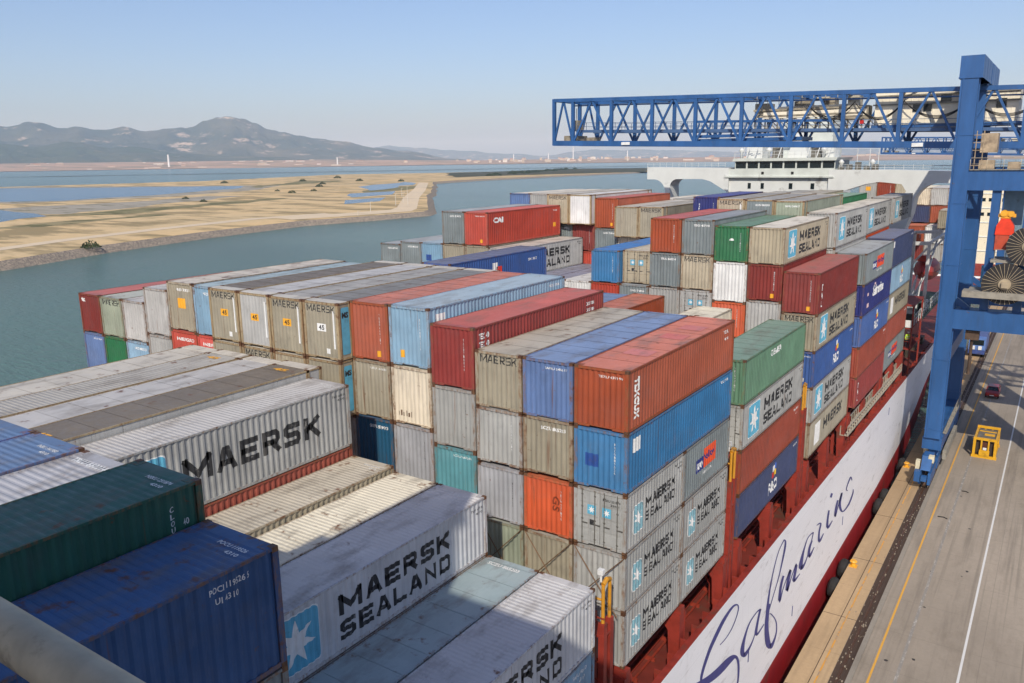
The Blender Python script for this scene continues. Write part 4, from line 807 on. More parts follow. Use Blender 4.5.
def star(bm, cu, cv, r, n=7):
    pts = []
    for i in range(2 * n):
        a = math.pi / 2 + math.pi * i / n; rr = r if i % 2 == 0 else r * 0.42
        pts.append(bm.verts.new((cu + rr * math.cos(a), cv + rr * math.sin(a), 0)))
    c = bm.verts.new((cu, cv, 0))
    for i in range(2 * n): bm.faces.new((c, pts[i], pts[(i + 1) % (2 * n)]))

def rrect(bm, u0, v0, u1, v1, r=0.0):
    if r <= 0: pts = [(u0, v0), (u1, v0), (u1, v1), (u0, v1)]
    else:
        pts = []
        for (cx, cz, a0) in ((u1 - r, v0 + r, -90), (u1 - r, v1 - r, 0), (u0 + r, v1 - r, 90), (u0 + r, v0 + r, 180)):
            for k in range(4):
                a = math.radians(a0 + 30 * k); pts.append((cx + r * math.cos(a), cz + r * math.sin(a)))
    bm.faces.new([bm.verts.new((p[0], p[1], 0)) for p in pts])

# ------------------------------------------------------------------ container meshes
SP, SD = 0.278, 0.036          # side corrugation
EP, ED = 0.250, 0.046          # end corrugation
RP, RD = 0.209, 0.020          # roof corrugation
def prof(t, p, d):
    t = (t % p) / p
    if t < .26: return 0.0
    if t < .5: return d * (t - .26) / .24
    if t < .76: return d
    return d * (1 - (t - .76) / .24)
def breaks(a, b, p):
    out = []; i = math.floor(a / p) - 1
    while i * p < b + p:
        for q in (0, .26, .5, .76): out.append((i + q) * p)
        i += 1
    return [t for t in out if a < t < b]

HW = 1.219
def side_y0(L): return -L / 2 + 0.17
def m_side(L, H, smooth=False):
    b = MB(); a, e = side_y0(L), L / 2 - 0.17; zs = (0.15, H - 0.07)
    if smooth:
        n = 11; x = HW - .03
        for i in range(n):
            y0_, y1_ = a + (e - a) * i / n, a + (e - a) * (i + 1) / n
            b.face([(x, y0_, zs[0]), (x, y1_ - .02, zs[0]), (x, y1_ - .02, zs[1]), (x, y0_, zs[1])])
            b.face([(x, y1_ - .02, zs[0]), (x - .02, y1_ - .01, zs[0]), (x - .02, y1_ - .01, zs[1]), (x, y1_ - .02, zs[1])])
            b.face([(x - .02, y1_ - .01, zs[0]), (x, y1_, zs[0]), (x, y1_, zs[1]), (x - .02, y1_ - .01, zs[1])])
        return b.mesh('side_panel', [None])
    ts = [0] + breaks(0, e - a, SP) + [e - a]
    for t0, t1 in zip(ts, ts[1:]):
        b.face([(HW - .016 - prof(t0 + 1e-6, SP, SD), a + t0, zs[0]), (HW - .016 - prof(t1 - 1e-6, SP, SD), a + t1, zs[0]),
                (HW - .016 - prof(t1 - 1e-6, SP, SD), a + t1, zs[1]), (HW - .016 - prof(t0 + 1e-6, SP, SD), a + t0, zs[1])])
    return b.mesh('side_panel', [None])
EX0 = -1.07
def m_end(L, H):
    b = MB(); zs = (0.14, H - 0.11); ts = [0] + breaks(0, 2.14, EP) + [2.14]
    ED = .016 if L > 13 else globals()['ED']
    for t0, t1 in zip(ts, ts[1:]):
        y0_, y1_ = (-L / 2 + .03 + prof(t + q, EP, ED) for t, q in ((t0, 1e-6), (t1, -1e-6)))
        b.face([(EX0 + t0, y0_, zs[0]), (EX0 + t1, y1_, zs[0]), (EX0 + t1, y1_, zs[1]), (EX0 + t0, y0_, zs[1])])
    return b.mesh('end_panel', [None])
def m_roof(L, H, style):
    b = MB(); z = H - .012; w = HW - .045
    a, e = -L / 2 + .32, L / 2 - .32
    for (p0, p1) in ((-L / 2 + .02, a), (e, L / 2 - .02)): b.face([(-w, p0, z), (w, p0, z), (w, p1, z), (-w, p1, z)])
    if style == 'c':
        ts = [0] + breaks(0, e - a, RP) + [e - a]
        wc = w - .07
        for t0, t1 in zip(ts, ts[1:]):
            z0, z1 = z - prof(t0 + 1e-6, RP, RD), z - prof(t1 - 1e-6, RP, RD)
            b.face([(-wc, a + t0, z0), (wc, a + t0, z0), (wc, a + t1, z1), (-wc, a + t1, z1)])
            for s in (-1, 1): b.face([(s * wc, a + t0, z0), (s * wc, a + t1, z1), (s * w, a + t1, z), (s * w, a + t0, z)])
    else:
        n = int((e - a) / 1.22)
        for i in range(n):
            y0_, y1_ = a + (e - a) * i / n, a + (e - a) * (i + 1) / n
            b.face([(-w, y0_, z), (w, y0_, z), (w, y0_ + .045, z), (-w, y0_ + .045, z)])
            m = (y0_ + .045 + y1_) / 2; dz = random.uniform(-.006, .003)
            for (q0, q1, h0, h1) in ((y0_ + .045, m, -.008, dz - .008), (m, y1_, dz - .008, -.008)):
                b.face([(-w, q0, z + h0), (w, q0, z + h0), (w, q1, z + h1), (-w, q1, z + h1)])
    return b.mesh('roof', [None])
def m_frame(L, H, posts45=False):
    b = MB(); h = L / 2
    for sx in (-1, 1):
        for syy in (-1, 1):
            b.box(sx * HW, syy * h, .118, sx * (HW - .15), syy * (h - .16), H - .118)
        b.box(sx * HW, -h + .16, H - .075, sx * (HW - .06), h - .16, H - .006)
        b.box(sx * (HW - .006), -h + .16, .045, sx * (HW - .07), h - .16, .16)
        if posts45:
            for syy in (-1, 1): b.box(sx * (HW + .004), syy * 6.096, .118, sx * (HW - .1), syy * 5.9, H - .02)
    for syy in (-1, 1):
        b.box(-HW + .15, syy * (h - .004), H - .13, HW - .15, syy * (h - .12), H - .022)
        b.box(-HW + .15, syy * (h - .004), .055, -.52, syy * (h - .12), .15)
        b.box(.52, syy * (h - .004), .055, HW - .15, syy * (h - .12), .15)
        b.box(-.52, syy * (h - .004), .115, .52, syy * (h - .12), .15)
    b.box(-HW + .07, -h + .12, .05, HW - .07, h - .12, .11)
    for sx in (-1, 1):
        for syy in (-1, 1): b.box(sx * (HW - .03), syy * (h - .03), H - .02, sx * (HW - .34), syy * (h - .30), H - .004)
    return b.mesh('frame', [None])
def m_cast():
    return MB().box(-.089, -.081, -.062, .089, .081, .062).mesh('corner_casting', [None])
def m_door(L, H, s):
    b = MB(); y = -L / 2 + .035; x0, x1 = (-1.07, -.012) if s < 0 else (.012, 1.07)
    b.box(x0, y, .15, x1, y + .05, H - .13)
    n = 4
    for i in range(n):
        z0 = .15 + (H - .28) * i / n + .07; z1 = .15 + (H - .28) * (i + 1) / n - .07
        b.box(x0 + .08, y - .022, z0, x1 - .08, y, z1)
    return b.mesh('door', [None])
def m_lockbar(L, H, x):
    b = MB(); y = -L / 2 - .004
    b.tube([(x, y, .08), (x, y, H - .06)], .020, 6)
    for z in (.3, 1.15, H - .9, H - .35): b.box(x - .05, y + .012, z, x + .05, y + .03, z + .06)
    b.box(x - .02, y - .02, 1.0, x + .26, y + .0, 1.045)
    return b.mesh('locking_bar', [None])

_mc = {}
def cm(key, fn):
    if key not in _mc: _mc[key] = fn()
    return _mc[key]

def conform(bm, a0, p, d):
    """cut flat artwork along the corrugation and press it onto the wall; returns mesh coords (u, v, depth)"""
    us = [v.co.x for v in bm.verts]
    for t in breaks(min(us) - a0, max(us) - a0, p):
        bmesh.ops.bisect_plane(bm, geom=bm.verts[:] + bm.edges[:] + bm.faces[:], plane_co=(a0 + t, 0, 0), plane_no=(1, 0, 0), dist=1e-6)
    for v in bm.verts: v.co.z = prof(v.co.x - a0, p, d)

def art(key, draw, place, L, H, flat=False, lift=.004):
    """place: 'side' | 'end' | 'roof' -> shared mesh"""
    def make():
        bm = bmesh.new(); draw(bm)
        if place == 'side':
            if not flat and L < 13: conform(bm, side_y0(L), SP, SD)
            for v in bm.verts:
                u, w, dd = v.co; v.co = (HW - .016 - dd + lift, u, w)
        elif place == 'end':
            if not flat: conform(bm, EX0, EP, .016 if L > 13 else ED)
            for v in bm.verts:
                u, w, dd = v.co; v.co = (u, -L / 2 + (.009 if flat else .03) + dd - lift, w)
        else:
            for v in bm.verts:
                u, w, dd = v.co; v.co = (u, w, H - .012 + lift)
        bmesh.ops.recalc_face_normals(bm, faces=bm.faces)
        me = bpy.data.meshes.new('lettering'); bm.to_mesh(me); bm.free(); me.materials.append(None)
        return me
    return cm(('art', key, place, L, H, flat, lift), make)

IDS = ['TEXU 437190', 'POCU 119526', 'MAEU 783521', 'MSKU 251874', 'TRLU 660214', 'INBU 341950', 'GSTU 529073', 'CAXU 718846', 'SAMU 240617', 'SCZU 865203']
PAINTS = dict(
 beige=(164, 157, 137), grey=(168, 170, 167), pale=(180, 181, 178), lilac=(172, 175, 180), tan=(178, 168, 144), cool=(126, 137, 139),
 cream=(224, 213, 190), tex=(168, 80, 48), maroon=(150, 62, 58), wine=(134, 52, 46), red=(190, 72, 54), orange=(212, 86, 30), rust=(158, 72, 52),
 sky=(134, 172, 198), blue=(88, 118, 168), mid=(52, 122, 174), steel=(28, 88, 122), teal=(84, 152, 162), navy=(40, 86, 138), pine=(40, 100, 84),
 green=(98, 140, 112), leaf=(42, 116, 74), pando=(66, 100, 164), deep=(46, 54, 122), dusk=(66, 78, 116), ice=(160, 180, 188), white=(224, 226, 224),
 mslight=(206, 209, 212), cyan=(96, 172, 196), palegreen=(150, 160, 140), coral=(206, 74, 60))
ROOFS = dict(
 beige=(176, 170, 156), grey=(172, 171, 168), pale=(184, 182, 178), lilac=(172, 174, 180), tan=(186, 178, 160), cool=(150, 155, 158), cream=(222, 214, 190),
 tex=(208, 118, 90), maroon=(178, 92, 84), wine=(160, 88, 80), red=(196, 92, 82), orange=(205, 110, 70), rust=(196, 112, 84), sky=(150, 170, 184),
 blue=(118, 142, 180), mid=(60, 130, 200), steel=(60, 100, 140), teal=(110, 160, 170), navy=(50, 94, 144), pine=(56, 104, 92), green=(128, 158, 140),
 leaf=(110, 146, 118), pando=(92, 116, 170), deep=(70, 80, 140), dusk=(104, 110, 136), ice=(158, 178, 182), white=(222, 220, 214), cyan=(140, 170, 180),
 palegreen=(164, 168, 158), coral=(200, 100, 88), mslight=(200, 200, 200), mspale=(206, 204, 200), zblue=(84, 116, 158), brown=(118, 108, 94), fawn=(200, 190, 172), ash=(166, 163, 155), slate=(132, 130, 124), violet=(144, 144, 162), pearl=(198, 192, 178))

BAYS = {'Z': (-29.55, .17, 2.52), 'A': (-15.1, .17, 2.52), 'B': (0, 0, 2.52), 'C': (14.3, 0, 2.52), 'D': (28.8, .13, 2.515), 'E': (42.05, .5, 2.48), 'F': (56.3, .1, 2.5), 'G': (70.5, .1, 2.5), 'H': (104.5, 0, 2.5)}
LEN = {'20': 6.058, '40': 12.192, '45': 13.716}
GROUP = 'shipping containers stacked on the deck of the ship'
n_box = 0
def add_art(root, key, draw, place, L, H, mat, name='lettering', flat=False, lift=.004):
    return inst(name, art(key, draw, place, L, H, flat, lift), mat, root)

def box(bay, row, top, kind, col, label, roof=None, rs='c', near='wall', side=None, end=(), half=0, x=None, y=None, rust=.35, rtop=None, rrust=None):
    """one shipping container: row counted from the quay side, top = height of its roof"""
    global n_box
    n_box += 1
    y0, x0, pitch = BAYS[bay]
    hc = kind.endswith('h') or kind == '45'
    L = LEN[kind.rstrip('h')]; H = 2.896 if hc else 2.591
    xc = (x if x is not None else x0 - pitch * row) - HW
    yn = y if y is not None else y0 + half * 6.13
    if kind == '45' and y is None: yn = y0 - .762
    root = thing('shipping_container', label, 'container', (xc, yn + L / 2, top - H), 0, GROUP)
    pc = PAINTS[col]; wall = paint(pc, rust); fr = paint((172, 156, 122) if kind == '45' else pc, min(1, rust + .35), 'frame')
    rc = paint(ROOFS[roof or col], rrust if rrust is not None else rust, 'roof')
    doors = near == 'door'
    for s in (1, -1):
        o = inst('side_panel', cm(('side', L, H, kind == '45'), lambda: m_side(L, H, kind == '45')), wall, root)
        if s < 0: o.rotation_euler = (0, 0, math.pi)
    for s in (1, -1):
        if (s > 0) == doors:
            for d in (-1, 1):
                o = inst('door', cm(('door', L, H, d), lambda: m_door(L, H, d)), wall, root)
                if s < 0: o.rotation_euler = (0, 0, math.pi)
                if s > 0:
                    for xx in ((-.82, -.22) if d < 0 else (.22, .82)):
                        inst('locking_bar', cm(('bar', L, H, xx), lambda: m_lockbar(L, H, xx)), STEEL, o)
        else:
            o = inst('end_panel', cm(('end', L, H), lambda: m_end(L, H)), wall, root)
            if s < 0: o.rotation_euler = (0, 0, math.pi)
    inst('frame', cm(('frame', L, H), lambda: m_frame(L, H, kind == '45')), fr, root)
    inst('roof', cm(('roof', L, H, rs), lambda: m_roof(L, H, rs)), rc, root)
    cst = cm('cast', m_cast); hy = L / 2 - .083
    cz = [(-1, -1, 0), (1, -1, 0), (-1, -1, 1), (1, -1, 1), (1, 1, 1), (1, 1, 0), (-1, 1, 1)]
    for (sx, syy, up_) in cz:
        inst('corner_casting', cst, CASTING, root, (sx * (HW - .087), syy * hy, H - .060 if up_ else .060))
    if kind == '45':
        for sx in (-1, 1):
            for syy in (-1, 1): inst('corner_casting', cst, CASTING, root, (sx * (HW - .085), syy * 6.0, H - .054))
        for syy in (-1, 1):
            q = [(-1.16, 6.12), (1.16, 6.12), (1.16, 6.82), (-1.16, 6.82)]
            inst('roof_end', cm(('rend', syy), lambda: (lambda b: (b.box(-1.165, syy * 6.12, H - .02, 1.165, syy * 6.80, H - .002), b.mesh('roof_end', [None]))[1])(MB())), paint(ROOFS['pearl'], .4, 'roof'), root)
    iid = IDS[n_box % len(IDS)]
    for e in end:
        w = WHITE
        if e == 'id':
            add_art(root, ('id', iid), lambda bm: font_text(bm, iid.replace(' ', ''), .60, H * .30, .085, H * .52, .01, stacked=True), 'end', L, H, w)
        elif e == 'strip':
            add_art(root, ('strip', iid), lambda bm: font_text(bm, iid, -.35, H - .52, 1.2, .16, .03), 'end', L, H, w)
        elif e == 'kid':
            add_art(root, ('kid', iid), lambda bm: font_text(bm, iid.replace(' ', ''), .62, H * .32, .07, H * .45, .0, stacked=True), 'end', L, H, BLACK)
        elif e == 'row':
            add_art(root, ('row', iid), lambda bm: font_text(bm, iid, -.15, H - .40, 1.1, .10, .01), 'end', L, H, w)
        elif e == 'maersk':
            add_art(root, 'maersk', lambda bm: block_text(bm, 'MAERSK', -.98, H - .52, 1.02, .34, .05), 'end', L, H, BLACK)
        elif e == 'sq':
            add_art(root, 'sq', lambda bm: rrect(bm, .42, .26, .68, .56), 'end', L, H, YELLOW, 'warning_plate')
        elif e == 'sql':
            add_art(root, 'sql', lambda bm: rrect(bm, -.62, .42, -.34, .78), 'end', L, H, YELLOW, 'warning_plate')
        elif e == 'sqm':
            add_art(root, 'sqm', lambda bm: rrect(bm, -.30, 1.35, .38, 1.95), 'end', L, H, YELLOW, 'warning_plate')
        elif e in ('45', '45w'):
            o = add_art(root, '45p', lambda bm: rrect(bm, -.30, 1.42, .30, 1.80), 'end', L, H, YELLOW if e == '45' else WHITE, 'warning_plate')
            add_art(root, '45t', lambda bm: font_text(bm, '45', -.2, 1.49, .4, .24, .03), 'end', L, H, BLACK, lift=.008)
        elif e == 'wsq':
            add_art(root, 'wsq', lambda bm: rrect(bm, .28, .32, .52, .58), 'end', L, H, WHITE, 'data_plate')
        elif e == 'wbar':
            add_art(root, 'wbar', lambda bm: rrect(bm, .80, .6, .92, H - .4), 'end', L, H, WHITE, 'data_plate')
        elif e == 'gs':
            add_art(root, 'gs', lambda bm: (font_text(bm, 'GS', .22, 1.15, .34, .7, .02, rot=True)), 'end', L, H, plain((120, 50, 25), .6))
        elif e == 'patch':
            add_art(root, 'patch', lambda bm: rrect(bm, -.72, .95, -.1, 1.5), 'end', L, H, plain((40, 78, 150), .6, dirt=.3), 'paint_patch')
        elif e == 'tex':
            add_art(root, 'texe', lambda bm: font_text(bm, 'tex', -1.0, H - .55, .5, .28, .04), 'end', L, H, w)
        elif e == 'ham':
            add_art(root, 'ham', lambda bm: font_text(bm, 'HAMBURG SUD', -.75, H - .62, 1.6, .2, .03), 'end', L, H, w)
        elif e == 'sealine':
            add_art(root, 'sealine', lambda bm: font_text(bm, 'SAFMARINE', -.72, H * .2, .12, H * .6, .03, stacked=True), 'end', L, H, w)
        elif e == 'dash':
            add_art(root, 'dash', lambda bm: [rrect(bm, -.9 + i * .16, .42, -.84 + i * .16, .62 + (i % 2) * .08) for i in range(6)], 'end', L, H, plain((90, 60, 40), .7), 'scuff_mark')
        elif e == 'arc':
            add_art(root, 'arc', lambda bm: [bm.faces.new([bm.verts.new((-.0 + .18 * math.cos(math.radians(t)), 1.55 + .16 * math.sin(math.radians(t)), 0)) for t in range(0, 181, 20)])], 'end', L, H, w, 'emblem')
        elif e == 'ystar':
            for u in (-.37, .33):
                add_art(root, ('dpl', u), lambda bm: rrect(bm, u - .2, H * .56, u + .2, H * .56 + .42), 'end', L, H, STARBLUE, 'emblem', flat=True, lift=.01)
                add_art(root, ('dst', u), lambda bm: star(bm, u, H * .56 + .21, .17), 'end', L, H, WHITE, 'emblem_star', flat=True, lift=.014)
            add_art(root, 'dpt', lambda bm: (font_text(bm, 'MSKU 251874', .15, H - .42, .8, .1), font_text(bm, '22G1', .5, H - .58, .4, .09), rrect(bm, -.46, .98, -.26, 1.22)), 'end', L, H, BLACK, flat=True, lift=.01)
    long = L > 7
    if side in ('ms', 'maersk', 'ms_nostar'):
        u_s, u_t0, u_t1 = (2.1, 3.95, 9.85) if long else (1.2, 1.95, 5.1)
        hs = .85 if long else .55
        yb = -L / 2
        if side == 'maersk':
            add_art(root, 'mk', lambda bm: block_text(bm, 'MAERSK', yb + u_t0 - .25, H * .36, yb + u_t1 + .75, .98, .24), 'side', L, H, BLACK)
        else:
            add_art(root, 'm1', lambda bm: block_text(bm, 'MAERSK', yb + u_t0, H * .52, yb + u_t1 + .1, hs * .86, .19 if long else .12), 'side', L, H, BLACK)
            add_art(root, 'm2', lambda bm: block_text(bm, 'SEALAND', yb + u_t0, H * .52 - hs * 1.06, yb + u_t1 + .1, hs * .80, .17 if long else .095), 'side', L, H, BLACK)
        if side != 'ms_nostar':
            rr_ = (.95, .95) if long else (.46, .62)
            zc = H * .52 if long else H * .47
            add_art(root, 'mb0', lambda bm: rrect(bm, yb + u_s - rr_[0] - .04, zc - rr_[1] - .04, yb + u_s + rr_[0] + .04, zc + rr_[1] + .04, .2), 'side', L, H, WHITE, 'emblem_border')
            add_art(root, 'mb', lambda bm: rrect(bm, yb + u_s - rr_[0], zc - rr_[1], yb + u_s + rr_[0], zc + rr_[1], .2), 'side', L, H, STARBLUE if long else STARFADE, 'emblem', lift=.008)
            add_art(root, 'mst', lambda bm: star(bm, yb + u_s, zc, rr_[0] * .86), 'side', L, H, WHITE, 'emblem_star', lift=.012)
        add_art(root, ('sid', iid), lambda bm: (font_text(bm, iid, L / 2 - 1.0, H - .42, .75, .1), font_text(bm, '4310', L / 2 - .7, H - .6, .4, .1)), 'side', L, H, BLACK)
    elif side == 'pando':
        yb = -L / 2 + L * .47
        add_art(root, 'po', lambda bm: font_text(bm, 'P&O', yb, .5, 1.9, .78, .05), 'side', L, H, WHITE)
        for i, (c, p) in enumerate((((200, 50, 45), (0, 0)), ((240, 200, 60), (.35, .1)), ((235, 235, 235), (.1, .42)), ((70, 110, 200), (.45, .5)))):
            add_art(root, ('pf', i), lambda bm: rrect(bm, yb + .7 + p[0], 1.42 + p[1], yb + 1.1 + p[0], 1.80 + p[1]), 'side', L, H, plain(c, .5), 'emblem')
        add_art(root, ('psid', iid), lambda bm: font_text(bm, iid, L / 2 - 1.2, H - .45, .85, .12), 'side', L, H, WHITE)
    elif side == 'ponl':
        yb = -L / 2 + L * .25
        w = .8 if not long else 1.5
        add_art(root, 'pn0', lambda bm: rrect(bm, yb, .95, yb + w * 1.15, 1.62), 'side', L, H, NAVY, 'emblem')
        add_art(root, 'pn1', lambda bm: font_text(bm, 'P&O', yb + .05, 1.08, w * 1.0, .38, .03), 'side', L, H, WHITE, lift=.008)
        add_art(root, 'pn2', lambda bm: rrect(bm, yb + w * 1.15, .95, yb + w * 3.2, 1.95), 'side', L, H, ORANGE, 'emblem')
        add_art(root, 'pn3', lambda bm: font_text(bm, 'Nedlloyd', yb + w * 1.25, 1.2, w * 1.85, .5, .03), 'side', L, H, NAVY, lift=.008)
        add_art(root, 'pn4', lambda bm: font_text(bm, iid, yb + w * 1.1, .62, w * 1.5, .16), 'side', L, H, WHITE)
    elif side == 'saf':
        yb = -L / 2
        add_art(root, 'sf', lambda bm: font_text(bm, 'Safmarine', yb + 4.0, 1.15, 4.6, .95, .03), 'side', L, H, WHITE)
        add_art(root, 'sf2', lambda bm: (rrect(bm, yb + 1.8, .5, yb + 2.6, .85), rrect(bm, yb + 1.6, 1.5, yb + 2.3, 1.75), rrect(bm, yb + 4.4, 2.1, yb + 5.1, 2.3)), 'side', L, H, plain((220, 190, 190), .5), 'emblem')
    elif side == 'cai':
        add_art(root, 'cai', lambda bm: font_text(bm, 'CAI', -L / 2 + .95, H - 1.0, 1.5, .5, .06), 'side', L, H, WHITE)
        add_art(root, 'cai2', lambda bm: font_text(bm, iid, L / 2 - 1.3, H - .5, .8, .13), 'side', L, H, WHITE)
        add_art(root, 'cai3', lambda bm: rrect(bm, L / 2 - 1.25, .9, L / 2 - .85, 1.3), 'side', L, H, YELLOW, 'warning_plate')
    elif side == 'texcu':
        add_art(root, 'tx', lambda bm: font_text(bm, 'TEXCUX', -L / 2 + .62, .45, .42, 1.75, .04, rot=True), 'side', L, H, WHITE)
        add_art(root, 'tx2', lambda bm: (font_text(bm, 'TEXU', L / 2 - 1.5, H - .5, .7, .16), font_text(bm, '4310', L / 2 - 1.3, H - .85, .45, .14)), 'side', L, H, WHITE)
    elif side == 'tal':
        add_art(root, 'tal', lambda bm: font_text(bm, 'TAL', -L / 2 + .75, .4, .35, 1.7, .04, stacked=True), 'side', L, H, WHITE)
    elif side == 'poci':
        add_art(root, 'pc', lambda bm: (font_text(bm, 'POCI 119526 5', L / 2 - 1.74, H - .40, .98, .14, .01), font_text(bm, 'UI 4310', L / 2 - 1.6, H - .66, .55, .14, .01)), 'side', L, H, WHITE)
    elif side == 'clou':
        add_art(root, 'cl', lambda bm: (font_text(bm, 'CLOU', L / 2 - .86, H - 1.05, .12, .66, .01, stacked=True), font_text(bm, '40', L / 2 - .55, H - .95, .16, .16, .01)), 'side', L, H, WHITE)
    elif side == 'flagblue':
        for i, (c, p) in enumerate((((235, 235, 230), (0, .5)), ((210, 60, 50), (.3, .2)), ((240, 170, 40), (.1, -.4)), ((240, 215, 70), (.6, -.3)), ((120, 190, 225), (-.6, .0)))):
            add_art(root, ('fb', i), lambda bm: rrect(bm, -1.2 + p[0] * 1.6, 1.1 + p[1], -.5 + p[0] * 1.6, 1.6 + p[1]), 'side', L, H, plain(c, .5), 'emblem')
        add_art(root, 'fb9', lambda bm: font_text(bm, iid, L / 2 - 2.6, H - .8, 1.2, .2), 'side', L, H, WHITE)
    elif side == 'tag':
        add_art(root, ('tg', iid), lambda bm: (font_text(bm, iid, L / 2 - 1.6, H - .5, 1.0, .16), font_text(bm, '4310', L / 2 - 1.2, H - .8, .5, .14)), 'side', L, H, WHITE)
    elif side == 'plate':
        add_art(root, 'pl', lambda bm: (rrect(bm, -L / 2 + .55, H - .95, -L / 2 + 1.25, H - .35), font_text(bm, iid, L / 2 - 1.6, H - .45, 1.0, .15)), 'side', L, H, WHITE, 'data_plate')
    elif side == 'block':
        add_art(root, 'bl', lambda bm: [font_text(bm, 'TEX 40', -L / 2 + .45, H - .62 - i * .38, .8, .28, .03) for i in range(3)], 'side', L, H, WHITE)
        add_art(root, 'bl2', lambda bm: [font_text(bm, iid, L / 2 - 1.9, H - .6 - i * .35, .9, .2, .02) for i in range(3)], 'side', L, H, WHITE)
    elif side == 'evr':
        add_art(root, 'ev', lambda bm: font_text(bm, 'GEVEA', -L / 2 + 4.6, H - .75, 2.2, .38, .04), 'side', L, H, WHITE)
    elif side == 'cyan45':
        add_art(root, 'cy', lambda bm: rrect(bm, -L / 2 + .22, .3, -L / 2 + .74, H - .25, .08), 'side', L, H, STARBLUE, 'emblem')
        add_art(root, 'cy2', lambda bm: font_text(bm, 'MS', -L / 2 + .27, H - .78, .42, .3, .05), 'side', L, H, BLACK, lift=.01)
    elif side == 'wpanel':
        yb = -L / 2
        add_art(root, 'wp', lambda bm: rrect(bm, yb + 1.6, .5, yb + 3.2, 2.1), 'side', L, H, WHITE, 'emblem')
        add_art(root, 'wp1', lambda bm: block_text(bm, 'MAERSK', yb + 4.2, 1.05, yb + 10.2, .85, .2), 'side', L, H, BLACK)
    if rtop == 'num':
        add_art(root, ('rn', iid), lambda bm: (font_text(bm, iid, -.05, L / 2 - .62, .95, .13, .015), font_text(bm, '4310', .45, L / 2 - .84, .42, .12, .015)), 'roof', L, H, WHITE)
    elif rtop == 'numn':
        add_art(root, ('rnn', iid), lambda bm: font_text(bm, iid, -.6, -L / 2 + .55, 1.2, .17, .02), 'roof', L, H, WHITE)
    elif rtop == 'wide':
        add_art(root, ('rw', iid), lambda bm: font_text(bm, iid, -.9, L / 2 - .62, 1.5, .22, .03), 'roof', L, H, WHITE)
    elif rtop == 'yel':
        add_art(root, 'ry', lambda bm: (font_text(bm, '45', -.5, L / 2 - 1.55, .9, .35, .05)), 'roof', L, H, YELLOW)
        add_art(root, 'ry2', lambda bm: (font_text(bm, '45', -.5, -L / 2 + 1.3, .9, .35, .05)), 'roof', L, H, YELLOW)
    elif rtop == 'panels':
        for i, q in enumerate((-3.4, .3, 2.6)):
            add_art(root, ('rp', i), lambda bm: rrect(bm, -.45, q, .75, q + 1.1), 'roof', L, H, paint((214, 122, 112), .1, 'roof'), 'repair_patch')
    return root
# ------------------------------------------------------------------ the stacks, from the camera outwards
# bay Z: right under the camera
box('Z', 0, .10, '40h', 'navy', 'navy blue container with rust patches and small white code, lowest roof beside the handrail', side='poci', rtop='num', rust=.45, rrust=.75)
box('Z', 0, -2.80, '40', 'cool', 'grey container underneath the navy blue one by the handrail', side='tag')
box('Z', 1, 1.07, '40h', 'pine', 'dark green container in shade beside the navy blue one', side='clou', rtop='num', rust=.35, rrust=.25)
box('Z', 2, .80, '40h', 'lilac', 'pale lilac grey container tucked behind the dark green one', rtop='wide', rust=.3, rrust=.4)
box('Z', 3, .85, '40h', 'blue', roof='zblue', label='medium blue container with white roof code and rusty corner, beside pale lilac roof', rtop='num', rust=.4)
box('Z', 4, .85, '40h', 'pando', roof='zblue', label= 'blue container at the frame edge with rusty corners, behind the one with white roof code', rust=.5)
# bay A
box('A', 0, -7.83, '40', 'mslight', 'light grey container with black two-line lettering next to the red lashing frame', side='ms', rtop='num', rust=.15)
box('A', 0, -10.42, '40', 'sky', 'pale blue container underneath the lettered one next to the red lashing frame', side='tag')
box('A', 1, -7.83, '40', 'ice', 'grey blue flat roofed container with rust stains between two lettered grey ones', roof='ice', rs='f', rtop='wide', rrust=.6)
box('A', 2, -5.23, '40', 'mslight', 'shaded grey container with large black two-line lettering and blue star panel', side='ms', rtop='num', rust=.15, roof='mspale')
box('A', 2, -7.83, '40', 'grey', 'grey container under the shaded one with the blue star panel', roof='grey')
box('A', 3, -5.23, '40', 'cream', 'container with bright cream white roof beside the shaded lettered one', roof='cream', rust=.4, rrust=.5)
box('A', 4, -4.97, '40', 'tan', 'tan grey corrugated roof container with brown stains below the big single-word one', roof='tan', rtop='num', rust=.4, rrust=.55)
box('A', 5, -1.64, '40h', 'grey', 'grey container with one huge black word along its whole side', side='maersk', rtop='num', rust=.15, roof='pale')
box('A', 5, -4.54, '40', 'rust', 'brick red container underneath the one with one huge black word', rust=.3)
box('A', 6, -1.30, '45', 'pale', 'dusty brown roofed long container with yellow roof number and light end', roof='brown', rs='f', rtop='yel', rust=.3, side='cyan45')
box('A', 7, -1.38, '45', 'pale', 'long container with smooth pale grey roof beside the dusty brown roof', roof='pale', rs='f', rust=.4)
box('A', 8, -1.36, '45', 'grey', 'long container with mid grey corrugated roof between two pale roofs', roof='ash', rs='c', rtop='yel', rust=.4)
box('A', 9, -1.40, '45', 'beige', 'long container with whitish rust edged roof closest to the channel in its bay', roof='pearl', rs='f', rust=.5, rrust=.55)
